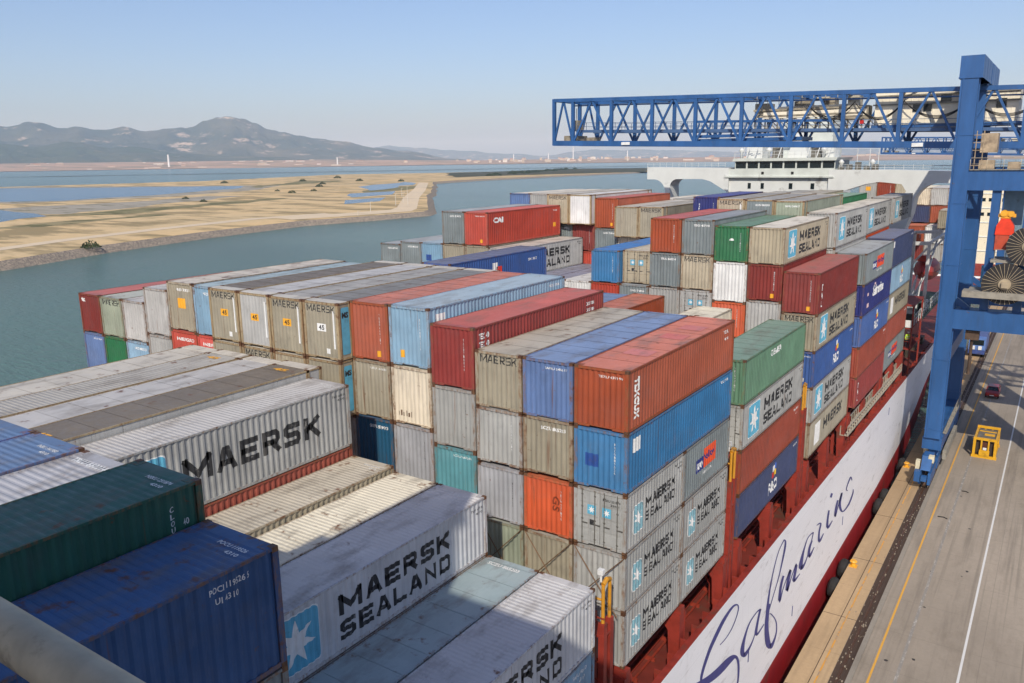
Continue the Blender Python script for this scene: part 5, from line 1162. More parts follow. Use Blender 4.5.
# bay B, the wall of container ends
box('B', 0, 0, '40', 'tex', 'brick red container with vertical white letters and pale patches on its roof', side='texcu', end=('row',), rtop='panels', rust=.3, rs='f')
box('B', 0, -2.60, '40', 'mid', 'bright blue container directly under the brick red one with vertical letters', side='plate', end=('id', 'patch'), rust=.3)
box('B', 0, -5.22, '20', 'grey', 'grey double door container with two blue star plates under the bright blue one', near='door', side='ms', end=('ystar',), rust=.2)
box('B', 0, -5.22, '20', 'cool', 'dark grey short container with orange logo box above two lettered ones', side='ponl', half=1, rust=.2)
box('B', 0, -7.86, '20', 'grey', 'short grey lettered container directly under the double door one', side='ms', rust=.25, end=('kid',))
box('B', 0, -7.86, '20', 'grey', 'short grey lettered container directly under the dark grey one with orange logo', side='ms', half=1, rust=.3)
box('B', 0, -10.48, '20', 'grey', 'lowest short grey lettered container beside the yellow topped lashing post', side='ms', rust=.35, end=('kid',))
box('B', 0, -10.48, '20', 'grey', 'lowest short grey lettered container in the stack under the orange logo one', side='ms', half=1, rust=.35)
box('B', 1, 0, '40', 'blue', 'faded blue container with seamed flat roof between brick red and beige ones', rs='f', end=('row',), rust=.35)
box('B', 1, -2.55, '40', 'beige', 'beige grey container end with white code strip under the faded blue one', end=('strip',), rust=.55)
box('B', 1, -5.24, '40', 'orange', 'bright orange container end with rotated dark letters', end=('gs', 'id'), rust=.3)
box('B', 1, -7.88, '40', 'beige', 'beige container end with crossed lashing rods under the bright orange one', end=(), rust=.4)
box('B', 1, -10.5, '40', 'grey', 'grey container end half hidden behind the lashing rods below the orange one', rust=.4)
box('B', 2, 0, '40', 'beige', 'rusty edged beige container with black word on its end beside the faded blue one', end=('maersk',), roof='tan', rs='f', rust=.5)
box('B', 2, -2.57, '40', 'grey', 'grey container end with vertical white code under the beige one with a black word', end=('id',), rust=.5)
box('B', 2, -5.25, '40', 'lilac', 'lilac grey container end beside the bright orange one', end=('kid',), rust=.2)
box('B', 2, -7.88, '40', 'palegreen', 'greenish grey container end half in shadow under the lilac one beside the orange', rust=.4)
box('B', 3, .93, '40h', 'maroon', 'maroon container with white stencilled block on its long side', side='block', end=('id',), rust=.15)
box('B', 3, -1.97, '40h', 'grey', 'tall grey container end under the maroon one with white stencil', end=('kid',), rust=.35)
box('B', 3, -4.87, '40', 'teal', 'teal container end partly hidden behind the shaded lettered container', end=('row',), rust=.25)
box('B', 3, -7.47, '40', 'beige', 'beige container end hidden low under the teal one', rust=.35)
box('B', 4, 1.57, '40h', 'sky', 'light blue container with small yellow square on its end beside orange red one', side='plate', end=('id', 'sql'), rust=.25)
box('B', 4, -1.34, '40h', 'cream', 'cream container end with a row of dark scuffs under the light blue one', end=('dash',), rust=.5)
box('B', 4, -4.24, '40h', 'lilac', 'pale lilac grey container end under the scuffed cream one', end=('kid',), rust=.4)
box('B', 5, 1.55, '40h', 'tex', 'orange red container with salmon roof beside the long containers with rusty posts', roof='rust', rs='f', end=('id', 'sq'), rust=.2)
box('B', 5, -1.34, '40h', 'beige', 'grey beige container end under the orange red one with salmon roof', end=('row',), rust=.5)
box('B', 5, -4.24, '40', 'steel', 'dark steel blue container end with hard shadow across half of it', end=('strip',), rust=.2)
box('B', 6, 1.48, '45', 'beige', 'long beige container with black word and white square number, its side strip light blue', end=('maersk', '45w', 'wsq', 'wbar'), roof='slate', rs='f', side='cyan45', rust=.35, rtop='num')
box('B', 7, 1.48, '45', 'beige', 'long beige container with black word and orange number disc on its end', end=('maersk', '45', 'wbar'), roof='ash', rs='f', rust=.45)
box('B', 8, 1.50, '45', 'pale', 'long pale container without black word, small orange number plate on its end', end=('45', 'wbar'), roof='pale', rs='f', rust=.3)
box('B', 9, 1.52, '45', 'beige', 'long beige container with clipped black word next to the dull light blue end', end=('maersk', '45', 'wsq', 'wbar'), roof='brown', rs='f', rust=.4)
box('B', 10, 1.36, '40h', 'sky', 'dull light blue container end with white strip beside the clipped black word', end=('strip',), roof='ice', rs='f', rust=.35)
box('B', 11, 1.42, '40h', 'beige', 'beige container end with big yellow square and rust streaked roof', end=('strip', 'sqm'), roof='fawn', rs='f', rust=.4, rrust=.9)
box('B', 12, .86, '40h', 'pale', 'plain pale grey container end standing half a step lower than the yellow square one', rust=.4)
box('B', 13, -.11, '40', 'pale', 'plain pale grey container end lower beside the small black word one', rust=.45)
box('B', 14, -.11, '40', 'palegreen', 'greenish grey container end with small black word beside the dark red end', end=('maersk',), rust=.35)
box('B', 15, -.09, '40', 'wine', 'dark red container end with small white letters at the water side corner', end=('tex',), rust=.3, roof='maroon')
box('B', 15, -2.70, '40', 'blue', 'blue container end underneath the dark red one at the water side corner', end=('row',), rust=.25)
box('B', 14, -2.71, '40', 'leaf', 'green container end underneath the greenish grey one', rust=.2)
box('B', 13, -2.71, '40', 'sky', 'pale blue grey container end with white strip beside the green one', end=('strip',), rust=.3)
box('B', 12, -2.04, '40', 'grey', 'light grey container end between pale blue and red ones', rust=.4)
box('B', 11, -1.48, '40', 'red', 'bright red container end with white company line under the yellow square one', end=('ham',), rust=.1)
box('B', 10, -1.54, '40', 'coral', 'coral red container end with white company line under the dull light blue one', end=('ham',), rust=.1)
box('B', 9, -1.40, '45', 'beige', 'long grey container end just showing beneath the clipped black word', rust=.4)
box('B', 8, -1.42, '45', 'beige', 'long container with black word peeping over the pale roofs', end=('maersk',), rust=.4)
box('B', 7, -1.44, '45', 'tan', 'long tan rusty container end beneath the orange number disc one', rust=.7)
box('B', 6, -1.44, '45', 'beige', 'long container under the light blue side strip, with a cyan strip of its own', side='cyan45', rust=.4)
for (row_, top_, hc_, col_, lab_) in ((4, -7.16, '40', 'grey', 'grey container end deep under the lilac one below the cream one'), (5, -6.9, '40', 'beige', 'beige container end deep under the steel blue one'),
                                  (6, -4.36, '40h', 'grey', 'grey container end deep beneath the cyan striped long one')):
    box('B', row_, top_, hc_, col_, lab_)
# bay C
box('C', 0, -2.62, '40', 'green', 'pale green container with flat green roof on the quay side edge', side='evr', end=('id',), rs='f', rust=.15)
box('C', 0, -5.22, '40', 'grey', 'grey double door container with large lettering under the pale green one', near='door', side='ms', rust=.2)
box('C', 0, -7.84, '40', 'rust', 'brick red container sandwiched between lettered grey and navy ones', near='door', end=(), side='tag', rust=.25)
box('C', 0, -10.46, '40', 'dusk', 'navy blue container with white initials, lowest beside the ship rail', side='pando', rust=.15)
box('C', 2, -2.15, '40', 'cream', 'container with cream flat roof behind the brick red one with patches', roof='cream', rs='f', rust=.35)
box('C', 4, -1.65, '40', 'tex', 'orange brown container behind the faded blue seamed roof', roof='rust', rs='f', rust=.15)
box('C', 5, -1.80, '40', 'blue', 'blue roofed container wedged behind the maroon one', rs='f')
box('C', 7, -1.9, '40', 'maroon', 'pinkish roofed container hidden behind the light blue one', roof='maroon', rs='f')
box('C', 8, 1.40, '40', 'pando', 'deep blue container with multicoloured emblem on its side behind the light blue one', roof='dusk', side='flagblue', rs='f', rust=.15)
# bay D
box('D', 0, .36, '40h', 'wine', 'dark red container with vertical white letters above the star panelled beige one', side='tal', end=('id', 'sq'), rust=.1)
box('D', 0, -2.54, '40', 'beige', 'beige container with blue star panel and one black word under the dark red one', side='ms', end=('maersk',), rust=.4)
box('D', 0, -5.14, '40', 'pando', 'royal blue container with white initials above a grey lettered one', side='pando', end=('row',), rust=.1)
box('D', 0, -7.74, '40', 'grey', 'grey lettered container under the royal blue one with white initials', side='ms', rust=.2)
box('D', 0, -10.34, '40', 'beige', 'beige container with white square panel, lowest beside the deck ladder', side='wpanel', rust=.4)
box('D', 1, 3.32, '40', 'tan', 'beige grey lettered container with star panel standing beside the green one', side='ms', roof='pearl', rust=.25)
box('D', 1, .74, '40', 'wine', 'wine red container end with yellow square beside the dark red lettered one', end=('id', 'sq'), rust=.1)
box('D', 1, -1.86, '40', 'pale', 'pale container end under the wine red one with yellow square', rust=.35)
box('D', 2, 3.34, '40', 'leaf', 'bright green container end with small white arc', end=('id', 'arc'), rust=.15, rs='f')
box('D', 2, .76, '40h', 'white', 'clean white container end under the bright green one', rust=.12)
box('D', 2, -2.14, '40', 'orange', 'orange red container end under the clean white one', end=('id',), rust=.1)
box('D', 3, 3.72, '40', 'cool', 'slate grey container end with white strip between green and orange red ones', end=('strip',), roof='cool', rs='f', rust=.3)
box('D', 3, 1.14, '40', 'tan', 'tan container end with black word under the slate grey one with strip', end=('maersk',), rust=.4)
box('D', 3, -1.46, '40', 'pale', 'pale double door container with star plates under the tan one with black word', near='door', end=('ystar',), rust=.15)
box('D', 4, 3.74, '40', 'tex', 'orange red container end, tallest beside the slate grey one with strip', end=('id',), roof='red', rust=.2, rs='f')
box('D', 4, 1.16, '40', 'cool', 'slate grey container end with white strip under the tallest orange red one', end=('strip',), rust=.15)
box('D', 4, -1.44, '40', 'grey', 'light grey container end below the slate grey one under the orange red', rust=.2)
box('D', 5, 1.16, '40', 'tan', 'tan double door container with star plates beside the vivid blue one', near='door', end=('ystar',), rust=.25, y=29.3)
box('D', 5, -1.44, '40', 'cool', 'slate grey container end with white strip under the tan double doors', end=('strip',), rust=.2)
box('D', 6, 1.14, '40', 'mid', 'vivid blue container with bright blue roof beside the tan double doors', end=('id',), rust=.1, rs='f')
box('D', 6, -1.46, '40', 'red', 'red container end just visible beneath the vivid blue one', rust=.15)
box('D', 7, -1.44, '40', 'white', 'container with clean white roof below the vivid blue one', roof='white', rust=.2, rs='f')
box('D', 8, -1.70, '40', 'dusk', 'container with violet grey roof in front of the half hidden lettered one', roof='violet', rs='f')
box('D', 9, -1.80, '40', 'dusk', 'container with dull violet roof right below the half hidden lettered one', roof='violet', rs='f')
box('D', 10, .74, '40', 'pale', 'pale lettered container half hidden by the deep blue one with emblem', side='ms_nostar', roof='pearl', rust=.1, rs='f')
box('D', 11, 3.76, '40h', 'red', 'orange red container with short white letters, alone on top of its stack', side='cai', end=('row', 'sq'), roof='red', rust=.12)
box('D', 11, .86, '40', 'beige', 'beige container end underneath the orange red one with short letters', rust=.3)
box('D', 12, 3.78, '40h', 'cool', 'slate grey container end with white strip beside the orange red one with short letters', end=('strip',), rust=.3)
box('D', 12, .88, '40', 'beige', 'light beige container end underneath the slate grey one by the water', rust=.35)
box('D', 13, .90, '40', 'sky', 'light blue container end with darker patch in the low row by the water', end=('patch',), rust=.2)
box('D', 14, .88, '40', 'cool', 'dark grey container end with white strip next to the light blue one by the water', end=('strip',), rust=.2)
box('D', 15, .62, '40', 'cool', 'dark grey container end with white strip at the outer water side corner', end=('strip',), rust=.2)
# bay E
box('E', 0, .34, '40', 'cool', 'grey container with orange logo box behind the dark red lettered one', side='ponl', rust=.15, roof='cool')
box('E', 0, -2.26, '40', 'deep', 'deep blue container with white script word under the grey one with orange logo', side='saf', end=('id',), rust=.05)
box('E', 0, -4.86, '40', 'pando', 'mid blue container with white initials under the white script word', side='pando', rust=.1)
box('E', 0, -7.46, '40', 'rust', 'brick orange container under the mid blue one, above a plum red one', side='tag', rust=.2)
box('E', 0, -10.06, '40', 'maroon', 'plum red container lowest in its stack below the brick orange one', side='tal', rust=.15)
box('E', 1, 3.55, '40h', 'grey', 'grey lettered container with star panel and yellow post, middle one of the lettered line', side='ms', end=(), roof='pearl', rust=.2)
box('E', 1, .64, '40', 'pale', 'pale container end showing under the middle lettered one', rust=.3)
box('E', 2, 4.50, '45', 'palegreen', 'long greenish beige container showing its side behind the lettered ones', rust=.3, roof='ash', rs='f', end=('strip',))
box('E', 3, 4.55, '45', 'cool', 'long slate grey container end with white strip beside the long greenish one', rust=.3, roof='ash', rs='f', end=('strip',))
box('E', 4, 4.60, '45', 'tan', 'long tan container end with black word beside the dark blue end', end=('maersk', 'wbar'), rust=.3, roof='ash', rs='f')
box('E', 5, 4.70, '40h', 'deep', 'dark blue container end with vertical white letters', end=('sealine', 'id'), rust=.1, roof='deep')
box('E', 7, 3.77, '45', 'beige', 'long beige container with black word and yellow edge in front of the dark blue end', end=('maersk',), rust=.3, roof='tan', rs='f')
box('E', 8, 3.73, '45', 'beige', 'long beige container end with brown smear beside the one with yellow edge', rust=.35, roof='pearl', rs='f')
box('E', 8, .84, '40', 'cream', 'cream container end just under the one with brown smear', rust=.2)
box('E', 7, .87, '40', 'beige', 'beige container end just under the black word with yellow edge', rust=.2)
box('E', 9, 4.45, '40h', 'tex', 'rusty red container with a long red side towards the white bridge', end=('id', 'sq'), rust=.15, roof='maroon')
box('E', 9, 1.55, '40', 'cool', 'slate grey container end with white strip under the rusty red one with the long side', end=('strip',), rust=.15)
box('E', 10, 4.76, '45', 'white', 'white container end beside the rusty red one with the long side', rust=.1, roof='white', rs='f')
box('E', 10, 1.86, '40', 'wine', 'crimson container end with yellow dot under the white one', end=('id', 'sql'), rust=.1)
box('E', 10, -.74, '40', 'red', 'red container end beneath the crimson one with yellow dot', rust=.1)
box('E', 11, 4.78, '45', 'tan', 'long tan container end with small black word beside the white one', end=('maersk',), rust=.35, roof='pearl', rs='f')
box('E', 11, 1.88, '40', 'cool', 'slate grey container end with white strip beneath the tan one near the red long side', end=('strip',), rust=.2)
box('E', 12, 4.78, '40h', 'pale', 'pale container end near the water behind the orange red one with short letters', rust=.2, roof='pearl')
box('E', 13, 4.78, '40h', 'blue', 'periwinkle blue container end near the water, beyond the orange red one', rust=.15, roof='pearl')
box('E', 14, 3.3, '40', 'cool', 'dark grey container end lowest near the water, beyond the orange red one', end=('strip',), rust=.2)
# bay F and G
box('F', 0, .32, '40h', 'dusk', 'slate blue container with small white mark beside the white wing strut', side='plate', roof='dusk', rust=.1)
box('F', 0, -2.60, '40', 'sky', 'pale blue container with white initials under the slate blue one', side='pando', rust=.1)
box('F', 0, -5.20, '40', 'beige', 'beige container with one black word under the pale blue one with initials', side='wpanel', rust=.3)
box('F', 0, -7.80, '40', 'rust', 'rusty orange container under the beige one with one black word', side='tag', rust=.2)
box('F', 0, -10.40, '40', 'cool', 'grey container with small orange logo, lowest before the open deck', side='ponl', rust=.15)
box('F', 1, 3.45, '40h', 'grey', 'lettered grey container last in the line before the white strut', side='ms', roof='pearl', rust=.2)
box('F', 1, .54, '40', 'orange', 'orange red container beneath the last lettered grey one', rust=.1)
box('F', 2, 4.1, '40', 'leaf', 'green container near the white bridge house', rust=.1, roof='green')
box('F', 3, 4.35, '40', 'tan', 'container with pale tan roof near the white bridge front', roof='tan', rs='f')
box('F', 4, 4.30, '40', 'ice', 'container with pale grey blue roof near the white bridge front', roof='ash', rs='f')
box('F', 5, 4.15, '40', 'pale', 'container with ash grey roof close under the bridge windows', roof='ash', rs='f')
box('F', 6, 4.00, '40', 'dusk', 'container with violet roof close under the bridge windows', roof='violet', rs='f')
box('F', 7, 3.85, '40', 'white', 'container with white roof close under the bridge windows', roof='white', rs='f')
box('F', 8, 3.72, '40', 'cool', 'slate grey container end with white strip near the white pillar', end=('strip',), roof='ash')
box('F', 9, 3.62, '40', 'cream', 'cream container end near the white pillar', roof='pearl')
box('G', 1, 3.5, '40h', 'grey', 'lettered container mostly hidden behind the white slanted strut', side='ms', rust=.15)
# bay H, abaft the bridge
box('H', 0, -2.1, '40', 'white', 'white container end abaft the bridge beside the brick roofed one', roof='white', rust=.1, x=-1.0)
box('H', 0, -4.7, '40', 'pale', 'pale container end under the white one abaft the bridge', x=-1.0)
box('H', 1, -2.1, '40', 'tex', 'brick red container with salmon roof abaft the bridge', roof='rust', x=-3.5, end=('id',))
box('H', 1, -4.7, '40', 'wine', 'dark red container end under the salmon roofed one abaft the bridge', x=-3.5)
box('H', 2, -2.1, '40', 'rust', 'rust red container next to the salmon roofed one abaft the bridge', roof='rust', x=-6.0)
box('H', 1, 3.2, '40', 'pale', 'pale container end high abaft the bridge seen under the white arch', x=-1.3, y=109)
box('H', 2, 3.2, '40', 'cream', 'cream lettered container end high abaft the bridge under the arch curve', x=-3.8, y=109, end=('row',))
box('H', 1, .6, '40', 'tex', 'red container end with white code in the middle tier abaft the bridge', x=-1.1, y=109, end=('id',))
box('H', 2, .6, '40', 'dusk', 'navy container end in the middle tier abaft the bridge', x=-3.6, y=109)
box('H', 3, .6, '40', 'blue', 'blue container end in the middle tier touching the strut outline', x=-6.1, y=109)
box('H', 0, .3, '20', 'beige', 'beige container abaft the bridge beside the blue crane leg', x=.75, y=102.6)
box('H', 4, 4.1, '40', 'rust', 'orange brown container end with yellow square seen through the wing opening', x=-8.1, y=105, end=('id', 'sq'))
box('H', 5, 4.1, '40', 'pale', 'pale container end with yellow disc seen through the wing opening', x=-10.6, y=105, end=('sqm',))
box('H', 3, 4.1, '40', 'tan', 'tan container end beside the orange brown one in the wing opening', x=-5.6, y=105)
# ------------------------------------------------------------------ the quay cranes
def blue_mat():
    t = NT('crane_blue'); v = t.coords(rnd=False); a = tuple(x * K for x in lin((38, 90, 148)))
    n = t.noise(t.coords((.5, .5, .12), False), 1.1, 8, .66); s = t.noise(t.coords((2, 2, .2), False), 1.0, 7, .65)
    col = t.mix(t.ramp(n, .3, .7), tuple(x * .74 for x in a), tuple(x * 1.2 + .008 for x in a))
    col = t.mix(t.ramp(s, .52, .76, 0, .55), col, tuple(x * .45 + .025 for x in a))
    col = t.mix(t.ramp(t.noise(v, 1.2, 9, .68), .645, .72, 0, .75), col, (.13, .07, .04))
    t.l(col, t.b.inputs['Base Color']); t.b.inputs['Roughness'].default_value = .45
    return t.m
CB = blue_mat()
HOUSE = plain((244, 236, 214), .6, var=.07, scale=1.0, name='house_panel', dirt=.2)
GREYP = plain((150, 146, 134), .7, var=.2, name='walkway_grey', dirt=.3)
MACH = plain((150, 142, 124), .6, var=.4, scale=1.4, name='machinery', dirt=.5)
REEL = plain((172, 158, 132), .6, var=.15, name='reel_tan', dirt=.3)
CABLE = plain((34, 32, 32), .6, name='cable')
PALEB = plain((150, 188, 204), .6, name='pale_cabinet', dirt=.2)

cr_ = thing('gantry_crane', 'blue ship to shore gantry crane with a lattice boom reaching over the container stacks', 'crane', (4.5, 62, QZ), 0, 'ship to shore cranes on the quay rail')
def P(b, name, mat, parent=cr_, smooth=False):
    """geometry written in world coordinates, parented to the crane root"""
    b.v = [(x - 4.5, y - 62, z - QZ) for x, y, z in b.v]
    return b.build(name, mat, parent, smooth)
YN, YF = 62.0, 80.0
for (x0, x1, y0, y1, zt) in ((3.75, 5.25, YN, YN + 1.7, 15.0), (3.75, 5.25, YF - 1.7, YF, 15.0), (19.2, 20.7, YN, YN + 2.2, 15.0), (19.2, 20.7, YF - 2.2, YF, 15.0)):
    b = MB(); b.box(x0, y0, -20.5, x1, y1, zt)
    for z in (-19.6, -12.2, -2.6, 3.4, 9.8): b.box(x0 - .04, y0 - .04, z, x1 + .04, y1 + .04, z + .10)
    b.box(x1, y0 + .5, -20.5, x1 + .10, y0 + .62, zt); b.box(x0 + .2, y0 - .08, -20.5, x0 + .28, y0, zt)
    P(b, 'leg', CB)
for (y0, y1) in ((YN - .05, YN + 8.6), (YF - 8.6, YF + .05)):
    b = MB(); b.box(3.6, y0, 15.0, 5.55, y1, 17.05); b.box(3.56, y0 - .04, 15.0, 5.59, y1 + .04, 15.14)
    b.box(3.9, (y1 if y0 < 65 else y0) - .4, 9.6, 5.3, (y1 if y0 < 65 else y0) + .4, 15.0)
    for i in range(3): b.box(5.55, y0 + 1.2 + i * 2.6, 15.14, 5.57, y0 + 1.26 + i * 2.6, 17.0)
    P(b, 'top_beam', CB)
for (y0, y1) in ((YN + .06, YN + 1.7), (YF - 1.7, YF - .06)):
    b = MB(); b.box(5.25, y0, 4.68, 19.2, y1, 6.56); P(b, 'portal_beam', CB)
    b = MB(); b.box(5.25, y0, -8.85, 19.2, y1, -6.85); b.bar((5.2, (y0 + y1) / 2, -6.0), (6.4, (y0 + y1) / 2, -6.9), .5); P(b, 'portal_beam', CB)
    b = MB()
    for x in (7.35, 10.1, 13.6, 16.4): b.box(x, y0 + .3, -6.85, x + .72, y1 - .3, 4.68)
    P(b, 'strut', CB)
for x0 in (3.7, 19.15):
    b = MB(); b.box(x0 + .1, YN + 2.2, -12.9, x0 + 1.35, YF - 2.2, -11.4); b.box(x0 + .1, YN + 2.2, 5.0, x0 + 1.35, YF - 2.2, 6.4); P(b, 'sill_beam', CB)
    b = MB(); b.box(x0 - .1, YN + .3, -21.8, x0 + 1.7, YF - .3, -20.5); P(b, 'bogie_beam', CB)
# bogies with wheels
for xr in (4.5, 19.95):
    for yc in (YN - 1.2, YN + 4.2, YF - 4.2, YF + 1.2):
        b = MB()
        b.prism([(yc - 1.9, -23.0), (yc + 1.9, -23.0), (yc + .8, -21.8), (yc - .8, -21.8)], xr - .45, xr + .45, 'x')
        b.box(xr - .55, yc - 2.1, -24.4, xr - .3, yc + 2.1, -23.2); b.box(xr + .3, yc - 2.1, -24.4, xr + .55, yc + 2.1, -23.2)
        b.box(xr - .9, yc - 2.5, -24.1, xr - .35, yc - 1.7, -23.0); b.box(xr - .25, yc - 2.7, -23.9, xr + .25, yc - 2.1, -23.4)
        bo = P(b, 'bogie', CB)
        b = MB()
        for dy in (-1.3, 1.3): b.tube([(xr - .14, yc + dy, -24.52), (xr + .14, yc + dy, -24.52)], .42, 14)
        P(b, 'wheel', plain((92, 70, 56), .5, name='wheel_steel', dirt=.5), bo)
        b = MB(); b.box(xr - 1.0, yc - 1.2, -23.4, xr - .6, yc - .6, -22.3); b.box(xr + .1, yc - 1.0, -22.4, xr + .6, yc - .3, -21.75)
        P(b, 'motor_box', plain((212, 206, 178), .6, name='motor_box'), bo)
# stairs against the bogie beam side
b = MB()
b.box(5.25, 66, -23.9, 5.6, 76, -22.9); b.box(5.25, 64, -20.4, 5.62, 77, -20.3)
for i in range(7): b.tube([(5.6, 64 + i * 2.1, -20.2), (5.6, 64 + i * 2.1, -19.1)], .03, 5)
b.tube([(5.6, 64, -19.1), (5.6, 77, -19.1)], .03, 5)
P(b, 'cable_guide', GREYP)

# boom : two lattice girders, raised very slightly towards the tip
def bz(x, z): return z - (x - 4) * .0245
def lattice(b, y, zb, zt, x0, x1, n, rev, wch=.40, w=.24):
    dx = (x1 - x0) / n
    b.bar((x0, y, bz(x0, zb)), (x1, y, bz(x1, zb)), .5, .68); b.bar((x0, y, bz(x0, zt)), (x1, y, bz(x1, zt)), .45, .45)
    for i in range(n + 1):
        x = x0 + dx * i; b.bar((x, y, bz(x, zb)), (x, y, bz(x, zt)), wch)
        if i < n:
            xm = x + dx / 2
            b.bar((x, y + .03, bz(x, zb)), (xm, y + .03, bz(xm, zt)), w); b.bar((xm, y - .03, bz(xm, zt)), (x + dx, y - .03, bz(x + dx, zb)), w)
b = MB()
xa, xb = -42.82, 43.4; n = 15
lattice(b, 70, 9.0, 14.6, xa, xb, n, False)
lattice(b, 77, 9.0, 14.6, xa, xb, n, True)
for y in (70, 77):
    b.bar((-45.75, y, bz(-45.75, 9.0)), (xa, y, bz(xa, 9.0)), .5, .68); b.bar((-45.75, y, bz(-45.75, 14.6)), (xa, y, bz(xa, 14.6)), .45, .45)
    b.bar((-45.75, y, bz(-45.75, 8.7)), (-45.75, y, bz(-45.75, 14.8)), .42); b.bar((-45.75, y, bz(-45.75, 9.0)), (-44.3, y, bz(-44.3, 14.6)), .22); b.bar((-44.3, y, bz(-44.3, 14.6)), (xa, y, bz(xa, 9.0)), .22)
b.bar((-45.75, 70, bz(-45.75, 14.6)), (-45.75, 77, bz(-45.75, 14.6)), .35); b.bar((-45.75, 70, bz(-45.75, 9.0)), (-45.75, 77, bz(-45.75, 9.0)), .5)
b.bar((xa, 70.6, bz(xa, 13.9)), (xb, 70.6, bz(xb, 13.9)), .16)
for i in range(n + 1):
    x = xa + (xb - xa) * i / n
    b.bar((x, 70, bz(x, 14.6)), (x, 77, bz(x, 14.6)), .35)
    if i < n: b.bar((x, 70, bz(x, 14.6)), (x + (xb - xa) / n, 77, bz(x, 14.6)), .18)
b.bar((xa, 70, bz(xa, 9.0)), (xa, 77, bz(xa, 9.0)), .5)
P(b, 'boom', CB)
b = MB()
for y in (71.1, 75.9):
    b.bar((xa, y, bz(xa, 10.6)), (xb, y, bz(xb, 10.6)), .5, .35)
    b.bar((xa, y, bz(xa, 11.7)), (xb, y, bz(xb, 11.7)), .05); b.bar((xa, y, bz(xa, 11.2)), (xb, y, bz(xb, 11.2)), .05)
    for i in range(60):
        x = xa + (xb - xa) * i / 60; b.bar((x, y, bz(x, 10.6)), (x, y, bz(x, 11.7)), .05)
P(b, 'boom_walkway', plain((70, 100, 140), .5, name='walkway_blue', dirt=.3))
b = MB(); b.box(-43.7, 71.5, 11.8, -42.9, 73, 13.2); b.box(-44.8, 71, 10.4, -43.4, 75, 11.2); b.box(-41.4, 71.2, 10.4, -40.2, 73, 10.9); b.tube([(-43.4, 72, 13.2), (-43.4, 72, 14.8)], .05, 5)
P(b, 'sheave_block', MACH)
b = MB(); b.box(-35.4, 69.6, 9.78, -34.2, 69.66, 10.14); b.box(-1.1, 69.6, 8.9, .0, 69.66, 9.3); P(b, 'sign_board', WHITE)
# trolley
tr = MB()
for (y, z) in ((71.3, 12.7), (71.3, 13.4), (75.2, 12.7), (75.2, 13.4)): tr.bar((-18.8, y, z), (-6.6, y, z), .34, .22)
for i in range(9):
    x = -18.6 + i * 1.5
    for y in (71.3, 75.2): tr.bar((x, y, 10.9), (x, y, 13.4), .14); tr.bar((x, y, 12.6), (x + 1.5, y, 11.2), .09)
    tr.bar((x, 71.3, 13.4), (x, 75.2, 13.4), .14)
tr.box(-18.7, 71.4, 12.9, -17.0, 73.5, 14.2); tr.box(-14.2, 71.6, 13.5, -12.4, 73.4, 14.3); tr.box(-9.2, 71.2, 12.0, -6.0, 73.2, 13.5); tr.box(-11.2, 72, 13.5, -9.8, 74, 14.5)
tr.tube([(-18.5, 71.0, 12.2), (-6.5, 71.0, 12.1)], .13, 6)
tro = P(tr, 'trolley', MACH)
P(MB().box(-17.6, 71.15, 12.45, -6.2, 71.25, 13.15).box(-16, 71.6, 13.4, -8, 72, 13.75), 'side_panel', HOUSE, tro)
tr = MB()
for i in range(9): tr.tube([(-18.4 + i * 1.3, 71, 13.9), (-18.4 + i * 1.3, 71, 15.0)], .04, 5)
tr.tube([(-18.4, 71, 15.0), (-8, 71, 14.8)], .04, 5); tr.box(-8.2, 71.05, 13.2, -7.0, 73, 14.6); tr.box(-11.9, 71.05, 14.2, -10.2, 71.6, 14.6)
P(tr, 'rail_and_box', plain((196, 190, 172), .6, name='trolley_grey', dirt=.3), tro)
MBs = MB(); MBs.box(-6.8, 71.1, 11.5, -6.4, 71.4, 11.9); P(MBs, 'lamp', plain((200, 40, 36), .4), tro)
b = MB(); b.box(-26.2, 71, 9.9, -13, 76, 10.3); b.bar((-26, 71, 10.6), (-14, 71, 10.6), .35); b.bar((-26, 71, 12.4), (-10, 71, 12.0), .28)
for i in range(9): b.bar((-26 + i * 1.5, 71, 10.4), (-25.4 + i * 1.5, 71, 12.2), .16)
P(b, 'headblock_frame', CB)
# machinery house
b = MB(); b.box(-5.4, 71.6, 11.3, 8.2, 76.2, 14.85)
for i in range(19): b.box(-5.4 + i * .72, 71.56, 11.35, -5.34 + i * .72, 71.6, 14.8)
hs = P(b, 'machinery_house', HOUSE)
for (x, z, w, h) in ((-1.6, 12.6, .8, .9), (-.55, 12.6, .8, .9), (1.05, 13.5, 1.0, .75), (6.2, 12.7, .9, .9)):
    P(MB().box(x, 71.5, z, x + w, 71.56, z + h), 'window', GLASS, hs)
P(MB().box(-5.6, 71.4, 13.35, 8.3, 71.55, 13.5).box(-5.6, 71.4, 14.3, 8.3, 71.55, 14.42), 'house_rail', GREYP, hs)
P(MB().box(-5.6, 71.2, 10.95, 8.6, 76.4, 11.28), 'house_floor', CB, hs)
# festoon cables
b = MB(); x = -12.5
for w, sag in ((5.2, 1.5), (5.0, 1.7), (6.4, 1.6), (6.4, 1.5), (6.0, 1.4)):
    for k in range(3):
        pts = [(x + w * i / 12, 70.6 + .05 * k, bz(x, 13.5) - (sag + .12 * k) * 4 * (i / 12) * (1 - i / 12)) for i in range(13)]
        b.tube(pts, .045, 5)
    x += w
P(b, 'festoon_cable', CABLE)
